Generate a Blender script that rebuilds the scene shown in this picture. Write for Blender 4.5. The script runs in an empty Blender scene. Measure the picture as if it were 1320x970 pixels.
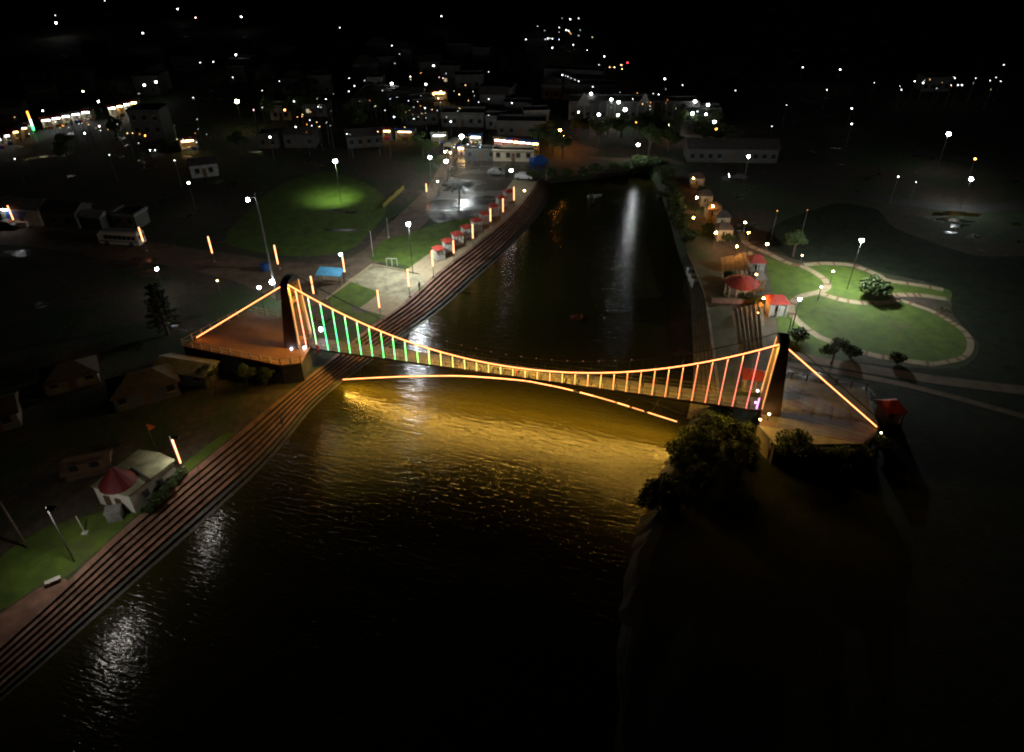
import bpy, bmesh, math, random
from mathutils import Vector, Matrix
random.seed(7)
R = math.radians
sc = bpy.context.scene
col = sc.collection

# ------------------------------------------------------------------ camera
CAM_H, FPX, PITCH = 60.0, 915.0, R(35)
cd = bpy.data.cameras.new("camera"); cam = bpy.data.objects.new("camera", cd); col.objects.link(cam)
cam.location = (0, 0, CAM_H); cam.rotation_euler = (R(90) - PITCH, 0, 0)
cd.sensor_width = 36; cd.lens = 36 * FPX / 1320; cd.clip_end = 6000; cd.clip_start = .5
sc.camera = cam
# ------------------------------------------------------------------ night sky and faint moon
w = bpy.data.worlds.new("World"); sc.world = w; w.use_nodes = True
nt = w.node_tree; bg = nt.nodes["Background"]
sky = nt.nodes.new("ShaderNodeTexSky"); sky.sky_type = 'NISHITA'; sky.sun_disc = False
sky.sun_elevation = R(28); sky.sun_rotation = R(200)
nt.links.new(sky.outputs[0], bg.inputs[0]); bg.inputs[1].default_value = .00006
sd = bpy.data.lights.new("moon", 'SUN'); sd.energy = .002; sd.angle = R(.5); sd.color = (1, .95, .9)
so = bpy.data.objects.new("moon", sd); col.objects.link(so); so.rotation_euler = (R(62), 0, R(160))
sc.view_settings.view_transform = 'Standard'; sc.view_settings.look = 'None'
sc.view_settings.exposure = 0; sc.view_settings.gamma = 1
sc.render.engine = 'CYCLES'
sc.cycles.use_denoising = True; sc.cycles.use_light_tree = True
sc.cycles.max_bounces = 5; sc.cycles.diffuse_bounces = 2; sc.cycles.glossy_bounces = 3
sc.cycles.sample_clamp_indirect = 4; sc.cycles.caustics_reflective = False; sc.cycles.caustics_refractive = False
sc.cycles.filter_width = 2.1

# ------------------------------------------------------------------ helpers
def P(u, v, z=0.0):
    """point of the place at height z that the photograph shows at (u, v)"""
    dx = (u - 660) / FPX; dy = (v - 485) / FPX
    Y = math.cos(PITCH) - dy * math.sin(PITCH); Z = -math.sin(PITCH) - dy * math.cos(PITCH)
    t = (CAM_H - z) / -Z
    return Vector((dx * t, Y * t, z))
GZ = 2.4                                   # level of the banks above the water
DZ = 5.5                                   # level of the bridge deck

MATS = {}
def mat(name, c, rough=.8, var=.25, scale=1.5, bump=.0, metal=0, c2=None, spec=.3):
    if name in MATS: return MATS[name]
    m = bpy.data.materials.new(name); m.use_nodes = True; n = m.node_tree; b = n.nodes["Principled BSDF"]
    b.inputs["Roughness"].default_value = rough; b.inputs["Metallic"].default_value = metal
    b.inputs["Specular IOR Level"].default_value = spec
    tc = n.nodes.new("ShaderNodeTexCoord"); no = n.nodes.new("ShaderNodeTexNoise")
    no.inputs["Scale"].default_value = scale; no.inputs["Detail"].default_value = 6; no.inputs["Roughness"].default_value = .65
    geo = n.nodes.new("ShaderNodeNewGeometry"); n.links.new(geo.outputs["Position"], no.inputs["Vector"])
    rp = n.nodes.new("ShaderNodeValToRGB"); rp.color_ramp.elements[0].position = .32; rp.color_ramp.elements[1].position = .68
    a = c2 or tuple(x * (1 - var) for x in c); rp.color_ramp.elements[0].color = (*a, 1)
    rp.color_ramp.elements[1].color = (*[x * (1 + (0 if c2 else var)) for x in c], 1)
    n.links.new(no.outputs["Fac"], rp.inputs[0]); n.links.new(rp.outputs[0], b.inputs["Base Color"])
    if bump:
        bp = n.nodes.new("ShaderNodeBump"); bp.inputs["Strength"].default_value = .6; bp.inputs["Distance"].default_value = bump
        no2 = n.nodes.new("ShaderNodeTexNoise"); no2.inputs["Scale"].default_value = scale * 6; no2.inputs["Detail"].default_value = 4
        n.links.new(geo.outputs["Position"], no2.inputs["Vector"]); n.links.new(no2.outputs["Fac"], bp.inputs["Height"])
        n.links.new(bp.outputs[0], b.inputs["Normal"])
    MATS[name] = m; return m
def emit(name, c, s):
    if name in MATS: return MATS[name]
    m = bpy.data.materials.new(name); m.use_nodes = True; b = m.node_tree.nodes["Principled BSDF"]
    b.inputs["Base Color"].default_value = (.3, .3, .3, 1); b.inputs["Emission Color"].default_value = (*c, 1)
    b.inputs["Emission Strength"].default_value = s
    MATS[name] = m; return m

class MB:
    def __init__(s): s.v = []; s.f = []
    def add(s, vs, fs):
        o = len(s.v); s.v += [tuple(v) for v in vs]; s.f += [tuple(i + o for i in f) for f in fs]; return s
    def box(s, x0, x1, y0, y1, z0, z1, rz=0, c=(0, 0)):
        vs = [(x, y, z) for z in (z0, z1) for x, y in ((x0, y0), (x1, y0), (x1, y1), (x0, y1))]
        if rz:
            k, q = math.cos(rz), math.sin(rz)
            vs = [(c[0] + (x - c[0]) * k - (y - c[1]) * q, c[1] + (x - c[0]) * q + (y - c[1]) * k, z) for x, y, z in vs]
        return s.add(vs, [(3, 2, 1, 0), (4, 5, 6, 7), (0, 1, 5, 4), (1, 2, 6, 5), (2, 3, 7, 6), (3, 0, 4, 7)])
    def tube(s, pts, rad, n=6, cap=True):
        pts = [Vector(p) for p in pts]; rads = rad if isinstance(rad, (list, tuple)) else [rad] * len(pts)
        o = len(s.v)
        for i, p in enumerate(pts):
            d = (pts[min(i + 1, len(pts) - 1)] - pts[max(i - 1, 0)]).normalized()
            a = d.cross(Vector((0, 0, 1)))
            a = Vector((1, 0, 0)) if a.length < 1e-3 else a.normalized()
            b = a.cross(d).normalized()
            for k in range(n):
                t = 2 * math.pi * (k + .5) / n
                s.v.append(tuple(p + (a * math.cos(t) + b * math.sin(t)) * rads[i]))
        for i in range(len(pts) - 1):
            for k in range(n):
                s.f.append((o + i * n + k, o + i * n + (k + 1) % n, o + (i + 1) * n + (k + 1) % n, o + (i + 1) * n + k))
        if cap:
            s.f.append(tuple(o + k for k in range(n))[::-1]); s.f.append(tuple(o + (len(pts) - 1) * n + k for k in range(n)))
        return s
    def bar(s, a, b, w, h):                # square bar, w across, h up
        a, b = Vector(a), Vector(b); d = (b - a).normalized(); x = d.cross(Vector((0, 0, 1)))
        x = Vector((1, 0, 0)) if x.length < 1e-3 else x.normalized(); y = x.cross(d)
        vs = [p + x * sx * w / 2 + y * sy * h / 2 for p in (a, b) for sx, sy in ((-1, -1), (1, -1), (1, 1), (-1, 1))]
        return s.add(vs, [(3, 2, 1, 0), (4, 5, 6, 7), (0, 1, 5, 4), (1, 2, 6, 5), (2, 3, 7, 6), (3, 0, 4, 7)])
    def lathe(s, prof, n=12, c=(0, 0)):
        o = len(s.v)
        for r, z in prof:
            for k in range(n):
                t = 2 * math.pi * k / n; s.v.append((c[0] + r * math.cos(t), c[1] + r * math.sin(t), z))
        for i in range(len(prof) - 1):
            for k in range(n):
                s.f.append((o + i * n + k, o + i * n + (k + 1) % n, o + (i + 1) * n + (k + 1) % n, o + (i + 1) * n + k))
        s.f.append(tuple(o + k for k in range(n))[::-1]); s.f.append(tuple(o + (len(prof) - 1) * n + k for k in range(n)))
        return s
    def ball(s, c, r, n=8, m=5, sq=1):
        prof = [(max(.001, r * math.sin(math.pi * i / m)), -r * sq * math.cos(math.pi * i / m)) for i in range(m + 1)]
        t = MB().lathe(prof, n); return s.add([(x + c[0], y + c[1], z + c[2]) for x, y, z in t.v], t.f)
    def hip(s, x0, x1, y0, y1, z0, z1, ridge=0.0):
        xm0, xm1 = (x0 + x1) / 2 - ridge / 2, (x0 + x1) / 2 + ridge / 2; ym = (y0 + y1) / 2
        return s.add([(x0, y0, z0), (x1, y0, z0), (x1, y1, z0), (x0, y1, z0), (xm0, ym, z1), (xm1, ym, z1)],
                     [(3, 2, 1, 0), (0, 1, 5, 4), (1, 2, 5), (2, 3, 4, 5), (3, 0, 4)])
    def gable(s, x0, x1, y0, y1, z0, z1):
        ym = (y0 + y1) / 2
        return s.add([(x0, y0, z0), (x1, y0, z0), (x1, y1, z0), (x0, y1, z0), (x0, ym, z1), (x1, ym, z1)],
                     [(3, 2, 1, 0), (0, 1, 5, 4), (1, 2, 5), (2, 3, 4, 5), (3, 0, 4)])
    def mesh(s, name, m, smooth=False):
        me = bpy.data.meshes.new(name); me.from_pydata(s.v, [], s.f); me.update()
        for q in (m if isinstance(m, (list, tuple)) else [m]): me.materials.append(q)
        if smooth:
            for p in me.polygons: p.use_smooth = True
        return me
    def build(s, name, m, parent=None, smooth=False): return ob(name, s.mesh(name, m, smooth), parent)

def ob(name, me, parent=None, loc=None):
    o = bpy.data.objects.new(name, me); col.objects.link(o)
    if parent: o.parent = parent
    if loc is not None: o.location = loc
    return o
def tag(o, label, cat, group=None):
    o["label"] = label; o["category"] = cat
    if group: o["group"] = group
    return o
def thing(name, label, cat, loc=(0, 0, 0), rz=0, group=None):
    o = bpy.data.objects.new(name, None); col.objects.link(o); o.empty_display_size = .3
    o.location = loc; o.rotation_euler = (0, 0, rz); return tag(o, label, cat, group)
def struct(o): o["kind"] = "structure"; return o
CH = {}
def kids(o): return CH.get(o.name) or [c for c in o.children]
def dup(root, loc, rz=0, label=None, group=None, sc_=None):
    r = root.copy(); col.objects.link(r); r.location = loc; r.rotation_euler = (0, 0, rz)
    if label: r["label"] = label
    if group: r["group"] = group
    if sc_: r.scale = (sc_, sc_, sc_) if not isinstance(sc_, tuple) else sc_
    def rec(a, b):
        for ch in list(a.children):
            c = ch.copy(); col.objects.link(c); c.parent = b; rec(ch, c)
    rec(root, r); return r
def sheet(name, pts, m, dz=.004, z=GZ):
    """flat ground patch; pts in photograph coordinates, smoothed outline"""
    q = [P(u, v, z) for u, v in pts]
    if name in ("lawn", "pond", "parking_lot", "dirt_road", "scrubland"):
        n = len(q); o = []; g = random.Random(n * 7 + int(pts[0][0])); jt = .0 if name in ("dirt_road", "parking_lot") else .12
        for i in range(n):
            p0, p1, p2, p3 = q[i - 1], q[i], q[(i + 1) % n], q[(i + 2) % n]; l0, l1, l2 = (p1 - p0).length, (p2 - p1).length, (p3 - p2).length
            t1 = (p2 - p0) * min(1, l1 / max(.1, (l0 + l1) / 2)) * .5; t2 = (p3 - p1) * min(1, l1 / max(.1, (l1 + l2) / 2)) * .5
            if max(l0, l2) > 4 * l1 or l1 > 60: t1 = t2 = p2 - p1
            for k in range(6):
                t = k / 6; h1 = 2 * t ** 3 - 3 * t * t + 1; h2 = t ** 3 - 2 * t * t + t; h3 = -2 * t ** 3 + 3 * t * t; h4 = t ** 3 - t * t
                o.append(p1 * h1 + t1 * h2 * .8 + p2 * h3 + t2 * h4 * .8 + Vector((g.uniform(-jt, jt), g.uniform(-jt, jt), 0)))
        q = o
    return struct(MB().add([(p.x, p.y, z + dz) for p in q], [tuple(range(len(q)))]).build(name, m))
def poly(pts, n):
    """resample a polyline of Vectors at n equal steps (Catmull-Rom smoothed)"""
    d = []
    for i in range(len(pts) - 1):
        p0, p1, p2, p3 = pts[max(i - 1, 0)], pts[i], pts[i + 1], pts[min(i + 2, len(pts) - 1)]
        for k in range(10):
            t = k / 10
            d.append(.5 * ((2 * p1) + (p2 - p0) * t + (2 * p0 - 5 * p1 + 4 * p2 - p3) * t * t + (3 * p1 - p0 - 3 * p2 + p3) * t ** 3))
    d.append(pts[-1])
    L = [0]
    for a, b in zip(d, d[1:]): L.append(L[-1] + (b - a).length)
    out = []; j = 0
    for i in range(n):
        s = L[-1] * i / (n - 1)
        while j < len(L) - 2 and L[j + 1] < s: j += 1
        t = (s - L[j]) / max(1e-6, L[j + 1] - L[j]); out.append(d[j].lerp(d[j + 1], min(1, t)))
    return out

# ------------------------------------------------------------------ materials
def ground_mat():
    m = bpy.data.materials.new("earth_and_grass"); m.use_nodes = True; n = m.node_tree; b = n.nodes["Principled BSDF"]
    geo = n.nodes.new("ShaderNodeNewGeometry")
    def noise(s, d=6, r=.6):
        x = n.nodes.new("ShaderNodeTexNoise"); x.inputs["Scale"].default_value = s; x.inputs["Detail"].default_value = d
        x.inputs["Roughness"].default_value = r; n.links.new(geo.outputs["Position"], x.inputs["Vector"]); return x
    def ramp(src, p0, p1, c0, c1):
        r = n.nodes.new("ShaderNodeValToRGB"); r.color_ramp.elements[0].position = p0; r.color_ramp.elements[1].position = p1
        r.color_ramp.elements[0].color = (*c0, 1); r.color_ramp.elements[1].color = (*c1, 1); n.links.new(src, r.inputs[0]); return r
    soil = ramp(noise(.9).outputs[0], .3, .7, (.035, .026, .017), (.085, .063, .042))
    gr = ramp(noise(1.7).outputs[0], .3, .7, (.016, .03, .008), (.036, .058, .015))
    mk = ramp(noise(.07, 8, .62).outputs[0], .47, .56, (0, 0, 0), (1, 1, 1))
    mx = n.nodes.new("ShaderNodeMix"); mx.data_type = 'RGBA'
    n.links.new(mk.outputs[0], mx.inputs[0]); n.links.new(soil.outputs[0], mx.inputs[6]); n.links.new(gr.outputs[0], mx.inputs[7])
    n.links.new(mx.outputs[2], b.inputs["Base Color"])
    rr = ramp(noise(.16, 5).outputs[0], .60, .66, (.9, .9, .9), (.22, .22, .22)); n.links.new(rr.outputs[0], b.inputs["Roughness"])
    bp = n.nodes.new("ShaderNodeBump"); bp.inputs["Strength"].default_value = .7; bp.inputs["Distance"].default_value = .12
    n.links.new(noise(2.2, 6).outputs[0], bp.inputs["Height"]); n.links.new(bp.outputs[0], b.inputs["Normal"])
    return m
def water_mat():
    m = bpy.data.materials.new("river_water"); m.use_nodes = True; n = m.node_tree; b = n.nodes["Principled BSDF"]
    b.inputs["Base Color"].default_value = (.022, .0195, .004, 1); b.inputs["Roughness"].default_value = .15
    b.inputs["IOR"].default_value = 1.33; b.inputs["Specular IOR Level"].default_value = .5
    geo = n.nodes.new("ShaderNodeNewGeometry")
    def wave(sx, sy, rot, scale, det):
        m0 = n.nodes.new("ShaderNodeMapping"); m0.inputs["Rotation"].default_value = (0, 0, rot); n.links.new(geo.outputs["Position"], m0.inputs[0])
        mp = n.nodes.new("ShaderNodeMapping"); mp.inputs["Scale"].default_value = (sx, sy, 1); n.links.new(m0.outputs[0], mp.inputs[0])
        x = n.nodes.new("ShaderNodeTexNoise"); x.inputs["Scale"].default_value = scale; x.inputs["Detail"].default_value = det
        x.inputs["Roughness"].default_value = .55; x.inputs["Distortion"].default_value = .4
        n.links.new(mp.outputs[0], x.inputs["Vector"]); return x.outputs[0]
    def bump(h, dist, prev=None):
        bp = n.nodes.new("ShaderNodeBump"); bp.inputs["Strength"].default_value = 1; bp.inputs["Distance"].default_value = dist
        n.links.new(h, bp.inputs["Height"])
        if prev: n.links.new(prev, bp.inputs["Normal"])
        return bp.outputs[0]
    a = bump(wave(.24, 1, R(17), 2.15, 2), .098)
    c = bump(wave(.4, 1, R(8), 4.8, 2), .03, a)
    n.links.new(c, b.inputs["Normal"])
    return m
M_ground = ground_mat(); M_water = water_mat()
M_step = mat("red_sandstone", (.2, .105, .073), .75, .4, .45, .01)
M_stepr = mat("buff_ghat_stone", (.22, .185, .13), .75, .35, .6, .01)
M_step2 = mat("wet_grey_stone", (.075, .07, .06), .5, .25, .8, .01)
M_riser = mat("mossy_black_riser", (.03, .024, .02), .85, .4, 1.2)  # near-black colour on every riser face
M_steel = mat("galvanised_steel", (.1, .1, .1), .5, .15, 3, metal=.3)
M_dark = mat("dark_painted_steel", (.05, .045, .045), .6)
M_conc = mat("weathered_concrete", (.24, .22, .19), .85, .3, .8, .01)
M_tower = mat("tower_plaster", (.2, .13, .085), .8, .2, .7)
M_white = mat("whitewash", (.5, .48, .43), .8, .12, .9)
M_cream = mat("cream_wall", (.5, .42, .3), .8, .15, .9)
M_plast = mat("aged_plaster", (.16, .155, .14), .85, .35, .5)
M_grey = mat("grey_wall", (.09, .09, .085), .85, .2, .5)
M_redroof = mat("red_roof", (.36, .05, .035), .7, .2, 2)
M_darkroof = mat("dark_roof", (.07, .06, .055), .8, .3, 1)
M_tin = mat("tin_sheet", (.3, .3, .29), .5, .3, 1.2, metal=.2)
def lawn_mat():
    m = bpy.data.materials.new("worn_grass"); m.use_nodes = True; n = m.node_tree; b = n.nodes["Principled BSDF"]; b.inputs["Roughness"].default_value = .9
    geo = n.nodes.new("ShaderNodeNewGeometry")
    def rp(sc_, p0, p1, c0, c1, det=7):
        x = n.nodes.new("ShaderNodeTexNoise"); x.inputs["Scale"].default_value = sc_; x.inputs["Detail"].default_value = det; x.inputs["Roughness"].default_value = .68
        n.links.new(geo.outputs["Position"], x.inputs["Vector"]); r = n.nodes.new("ShaderNodeValToRGB")
        r.color_ramp.elements[0].position = p0; r.color_ramp.elements[1].position = p1; r.color_ramp.elements[0].color = (*c0, 1); r.color_ramp.elements[1].color = (*c1, 1)
        n.links.new(x.outputs[0], r.inputs[0]); return r.outputs[0]
    g = rp(.5, .3, .7, (.036, .066, .006), (.09, .14, .011)); d = rp(1.1, .3, .7, (.05, .042, .02), (.12, .1, .05)); k = rp(.13, .56, .7, (0, 0, 0), (.5, .5, .5))
    mx = n.nodes.new("ShaderNodeMix"); mx.data_type = 'RGBA'; n.links.new(k, mx.inputs[0]); n.links.new(g, mx.inputs[6]); n.links.new(d, mx.inputs[7]); n.links.new(mx.outputs[2], b.inputs["Base Color"])
    return m
M_lawn = lawn_mat()
M_path = mat("cream_paving", (.3, .24, .15), .8, .2, 1.1)
M_pathred = mat("red_paving", (.18, .10, .06), .8, .2, 1.1)
M_dirt = mat("dirt_road", (.13, .095, .065), .85, .35, .5, .03)
M_asph = mat("old_asphalt", (.06, .058, .055), .7, .3, .5, .01)
M_leaf = mat("foliage", (.05, .075, .022), .7, .5, 1.3)
M_leaf2 = mat("dark_foliage", (.03, .042, .018), .7, .5, 1.3)
M_bark = mat("bark", (.09, .065, .045), .9)
M_glass = mat("dark_glass", (.02, .022, .025), .1, .1, spec=.6)
M_blue = mat("blue_tarpaulin", (.015, .06, .22), .5)
M_tyre = mat("tyre_rubber", (.02, .02, .02), .8)
M_paintw = mat("white_car_paint", (.6, .6, .6), .35, .05)
M_yel = mat("yellow_paint", (.22, .18, .04), .7)
M_wood = mat("brown_wood", (.12, .07, .04), .8)
M_cloth = mat("dark_cloth", (.05, .05, .07), .9); M_clothr = mat("red_cloth", (.35, .03, .03), .9)
E_amber = emit("amber_led", (1, .28, .09), 7)
E_goldfill = emit("amber_led_face", (1, .54, .075), 390)  # extra downward glow added to gild the water
E_stayfill = emit("amber_stay_face", (1, .36, .06), 11)  # extra downward glow added to warm the platforms
E_pole = emit("amber_pole_led", (1, .32, .12), 5.5)
WHITE = (.93, 1, .98); WARM = (1, .62, .25); ORANGE = (1, .36, .06)
LAMPC = dict(w=WHITE, a=WARM, o=ORANGE, g=(.55, 1, .25), r=(1, .05, .06), b=(.6, .85, 1), p=(1, .6, .62), y=(.9, .95, .5))
E_tube = emit("white_tube", WHITE, 30); E_tubea = emit("warm_tube", (1, .7, .38), 22)

# ------------------------------------------------------------------ river banks (outlines on the ground)
LT = [(-40, 866), (0, 829), (50, 784), (87, 750), (122, 716), (160, 681), (240, 613), (310, 556), (345, 527), (372, 506), (402, 482), (440, 452), (475, 423), (520, 390),
      (562, 352), (615, 312), (657, 277), (680, 250), (692, 232)]
LW = [(-40, 940), (0, 905), (50, 862), (100, 817), (160, 764), (205, 724), (250, 684), (327, 614), (368, 570), (403, 527), (440, 494), (478, 466), (510, 441), (567, 400), (615, 358),
      (657, 320), (687, 286), (704, 262), (713, 236)]
RT = [(845, 214), (862, 240), (872, 270), (879, 300), (885, 322), (892, 338), (906, 370), (914, 400), (920, 440), (924, 470), (928, 500), (930, 528),
      (908, 560), (878, 600), (854, 645), (838, 684), (822, 728), (812, 806), (806, 968)]
RW = [(834, 222), (850, 250), (862, 282), (869, 310), (876, 332), (881, 345), (889, 378), (891, 402), (893, 440), (894, 470), (893, 500), (885, 540),
      (866, 580), (848, 608), (832, 650), (820, 690), (806, 740), (798, 806), (792, 968)]
def line(pts, z, n, ext0=0, ext1=0):
    q = [P(u, v, z) for u, v in pts]
    if ext0: q.insert(0, q[0] + (q[0] - q[2]).normalized() * ext0)
    if ext1: q.append(q[-1] + (q[-1] - q[-2]).normalized() * ext1)
    return poly(q, n)
def bankline(pts, z, ext0=0, ext1=0, k=5):
    q = [P(u, v, z) for u, v in pts]
    if ext0: q.insert(0, q[0] + (q[0] - q[2]).normalized() * ext0)
    if ext1: q.append(q[-1] + Vector((0, -1, 0)) * ext1)
    o = []
    for i in range(len(q) - 1):
        p0, p1, p2, p3 = q[max(i - 1, 0)], q[i], q[i + 1], q[min(i + 2, len(q) - 1)]
        if ext0 and i == 1: p0 = p1
        if ext1 and i == len(q) - 3: p3 = p2
        lin = (i == 0 and ext0) or (i == len(q) - 2 and ext1)
        for j in range(k):
            t = j / k
            o.append(p1.lerp(p2, t) if lin else .5 * ((2 * p1) + (p2 - p0) * t * (0 if lin else 1) + (2 * p0 - 5 * p1 + 4 * p2 - p3) * t * t + (3 * p1 - p0 - 3 * p2 + p3) * t ** 3))
    return o + [q[-1]]
lt = bankline(LT, GZ, ext0=60); lw = bankline(LW, 0, ext0=60)
rt = bankline(RT, GZ, ext1=60); rw = bankline(RW, 0, ext1=60)
gj = random.Random(5)
for i_ in range(57, len(rt) - 1):
    for L_ in (rt, rw): L_[i_] = L_[i_] + Vector((gj.uniform(-.35, .35), gj.uniform(-.3, .3), 0))
land = [(p.x, p.y, GZ) for p in lt] + [(p.x, p.y, GZ) for p in rt] + [(rt[-1].x, -400, GZ), (2500, -400, GZ), (2500, 4000, GZ), (-2500, 4000, GZ), (-2500, -400, GZ), (lt[0].x - 5, -400, GZ)]
struct(MB().add(land, [tuple(range(len(land)))]).build("ground", M_ground))
wl = [(p.x - 1.5, p.y, 0) for p in lw] + [(p.x + 3, p.y + 4, 0) for p in rw] + [(rw[-1].x, -400, 0), (lw[0].x - 20, -400, 0)]
struct(MB().add(wl, [tuple(range(len(wl)))]).build("water", M_water))
def strip(a, b, za, zb, name, m, parent=None, rows=1):
    mb = MB(); n = len(a)
    mb.add([(p.x, p.y, za) for p in a] + [(p.x, p.y, zb) for p in b], [(i, i + 1, n + i + 1, n + i) for i in range(n - 1)])
    return mb.build(name, m, parent)
# far end of the river
fe = [lt[-1].lerp(rt[0], i / 8) for i in range(9)]; fw = [lw[-1].lerp(rw[0], i / 8) for i in range(9)]
struct(strip(fe, fw, GZ, -.3, "river_bank", M_ground))
struct(strip(rt[:22], rw[:22], GZ, -.3, "river_bank", M_ground))
M_mud = mat("wet_mud", (.018, .016, .011), .8, .4, .6, .05)
struct(strip(rt[55:], rw[55:], GZ, -.3, "river_bank", M_mud))
def flight(name, a, b, n, mats, z1=GZ, z0=0.02, lift=0.0, first=1.0):
    root = bpy.data.objects.new(name, None); col.objects.link(root); struct(root)
    fr = [0]; 
    for i in range(n): fr.append(fr[-1] + (first if i == 0 else 1))
    fr = [x / fr[-1] for x in fr]
    for i in range(n):
        z = z1 - (z1 - z0) * i / (n - 1); zb = z - (z1 - z0) / (n - 1) - (.3 if i == n - 1 else 0)
        A = [p.lerp(q, fr[i]) for p, q in zip(a, b)]; B = [p.lerp(q, fr[i + 1]) for p, q in zip(a, b)]
        lo = i >= n - 2; ms = [mats[1]] if lo else mats[0] if isinstance(mats[0], list) else [mats[0]]
        for c in range(0, len(A) - 1, 3):
            a_, b_ = A[c:c + 4], B[c:c + 4]; k = len(a_); zz = z + lift + random.uniform(-.012, .012); q = .015
            a_ = [a_[0].lerp(a_[1], q)] + a_[1:-1] + [a_[-1].lerp(a_[-2], q)]; b_ = [b_[0].lerp(b_[1], q)] + b_[1:-1] + [b_[-1].lerp(b_[-2], q)]
            vs = [(p.x, p.y, zz) for p in a_] + [(p.x, p.y, zz) for p in b_] + [(p.x, p.y, zb + lift - .02) for p in b_]
            fs = [(j, j + 1, k + j + 1, k + j) for j in range(k - 1)] + [(k + j, k + j + 1, 2 * k + j + 1, 2 * k + j) for j in range(k - 1)]
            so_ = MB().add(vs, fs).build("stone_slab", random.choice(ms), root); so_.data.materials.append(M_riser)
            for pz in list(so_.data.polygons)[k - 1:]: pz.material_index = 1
    return root
M_step_b = mat("red_sandstone_worn", (.16, .09, .065), .7, .5, .7, .01); M_step_c = mat("red_sandstone_dusty", (.22, .13, .095), .8, .4, .35, .01)
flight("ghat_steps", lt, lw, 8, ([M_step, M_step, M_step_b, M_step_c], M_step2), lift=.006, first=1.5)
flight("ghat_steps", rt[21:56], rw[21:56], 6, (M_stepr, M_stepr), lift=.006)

# ------------------------------------------------------------------ suspension bridge
bridge = thing("suspension_bridge", "lit footbridge with two portal towers, amber cables and coloured hanger lights", "bridge")
A = P(395, 448, DZ); B = P(975, 529, DZ); A.z = B.z = 0
ax = (B - A).normalized(); nx = Vector((-ax.y, ax.x, 0)); SPAN = (B - A).length; BW = 2.7
def BP(s, o, z): p = A + ax * s + nx * o; return Vector((p.x, p.y, z))      # along, towards the far side, height
rzb = math.atan2(ax.y, ax.x)
SL, SR = -.9, SPAN + .7; TOP = 15.3; ZM = 6.9
def cable_z(s): t = (s - SL) / (SR - SL) * 2 - 1; return ZM + (TOP - ZM) * (t * t) ** 1.02
# deck: beams, planks, railings
mb = MB()
for o in (.12, BW - .12): mb.bar(BP(SL, o, DZ - .24), BP(SR, o, DZ - .24), .14, .24)
mb.build("deck_beam", M_dark, bridge)
pl = None
npk = 38
for i in range(npk):
    s0 = SL + (SR - SL) * (i + .5) / npk
    if pl is None: pl = MB().box(-.79, .79, -.0, BW, -.1, 0).mesh("deck_plank", M_dark)
    o = ob("deck_plank", pl, bridge, BP(s0, 0, DZ)); o.rotation_euler = (0, 0, rzb)
for o in (.04, BW - .04):
    mb = MB()
    for h in (.45, 1.05): mb.tube([BP(SL, o, DZ + h), BP(SR, o, DZ + h)], .03, 4)
    rail = mb.build("railing", M_dark, bridge)
    pm = MB().box(-.025, .025, -.025, .025, 0, 1.05).mesh("post", M_dark)
    for i in range(npk + 1): ob("post", pm, rail, BP(SL + (SR - SL) * i / npk, o, DZ))
# towers: two inclined legs joined by a rounded head
def tower(s, sgn, base_c):
    t = bpy.data.objects.new("tower", None); col.objects.link(t); t.parent = bridge
    for o, so in ((-.35, 1), (BW + .35, -1)):
        mb = MB(); vs = []
        for z, wd, th, lean in ((GZ - .3, 2.4, .9, 0), (DZ, 2.2, .8, .0), (11, 1.6, .66, .28), (TOP - .4, 1.1, .55, .45)):
            c = o + so * lean
            for du, dv in ((-.5, -.5), (.5, -.5), (.5, .5), (-.5, .5)): vs.append(BP(s + du * wd - sgn * .35 * (wd - 1), c + dv * th, z))
        fs = [(3, 2, 1, 0)] + [(4 * i + k, 4 * i + (k + 1) % 4, 4 * i + 4 + (k + 1) % 4, 4 * i + 4 + k) for i in range(3) for k in range(4)]
        mb.add(vs, fs).build("leg", M_tower, t)
        # amber strip on the river-side edge of the leg
        ed = [BP(s + sgn * (.5 * wd - .35 * (wd - 1) + .08), o + so * lean - .1 * so, z) for z, wd, lean in ((DZ + .6, 2.18, 0), (11, 1.6, .28), (TOP - .5, 1.12, .45))]
        MB().tube(ed, .05, 5).build("light_strip", E_legs, t)
    # head: arched slab
    mb = MB(); n = 10; prof = []
    for k in range(n + 1):
        a = math.pi * k / n; prof.append((BW / 2 - math.cos(a) * (BW / 2 + .25), TOP - .4 + math.sin(a) * 1.0))
    vs = [BP(s + e, o, z) for e in (-.55, .55) for o, z in prof] ; k = n + 1
    mb.add(vs, [tuple(range(k)), tuple(range(2 * k - 1, k - 1, -1))] + [(i, k + i, k + i + 1, i + 1) for i in range(n)] + [(0, n, k + n, k)])
    mb.build("tower_head", M_dark, t)
    mb = MB(); mb.bar(BP(s, 0.1, 12.2), BP(s, BW - .1, 12.2), .5, .5); mb.bar(BP(s, -.1, DZ - .5), BP(s, BW + .1, DZ - .5), .8, .7)
    mb.build("cross_beam", M_tower, t)
    return t
E_legs = emit("amber_leg_led", (1, .42, .12), 1.6)
TL, TR = SL - .6, SR + .6
tl = tower(TL, 1, None); tr = tower(TR, -1, None)
E_flood = emit("cool_flood", (.85, .85, 1), 60); E_pinkfl = emit("violet_flood", (.75, .25, 1), 14)
def bulb(pt, r, m, parent, name="floodlight"): return MB().ball(pt, r, 8, 5).build(name, m, parent)
bulb(BP(TL + 1.5, -.5, DZ + .25), .14, E_flood, tl); bulb(BP(TL - .3, -1.0, DZ + .1), .13, emit("blue_flood", (.55, .65, 1), 25), tl)
bulb(BP(TL + 2.6, BW + .1, DZ + 1.5), .26, emit("tower_flood", (.95, .88, 1), 130), tl)
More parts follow.
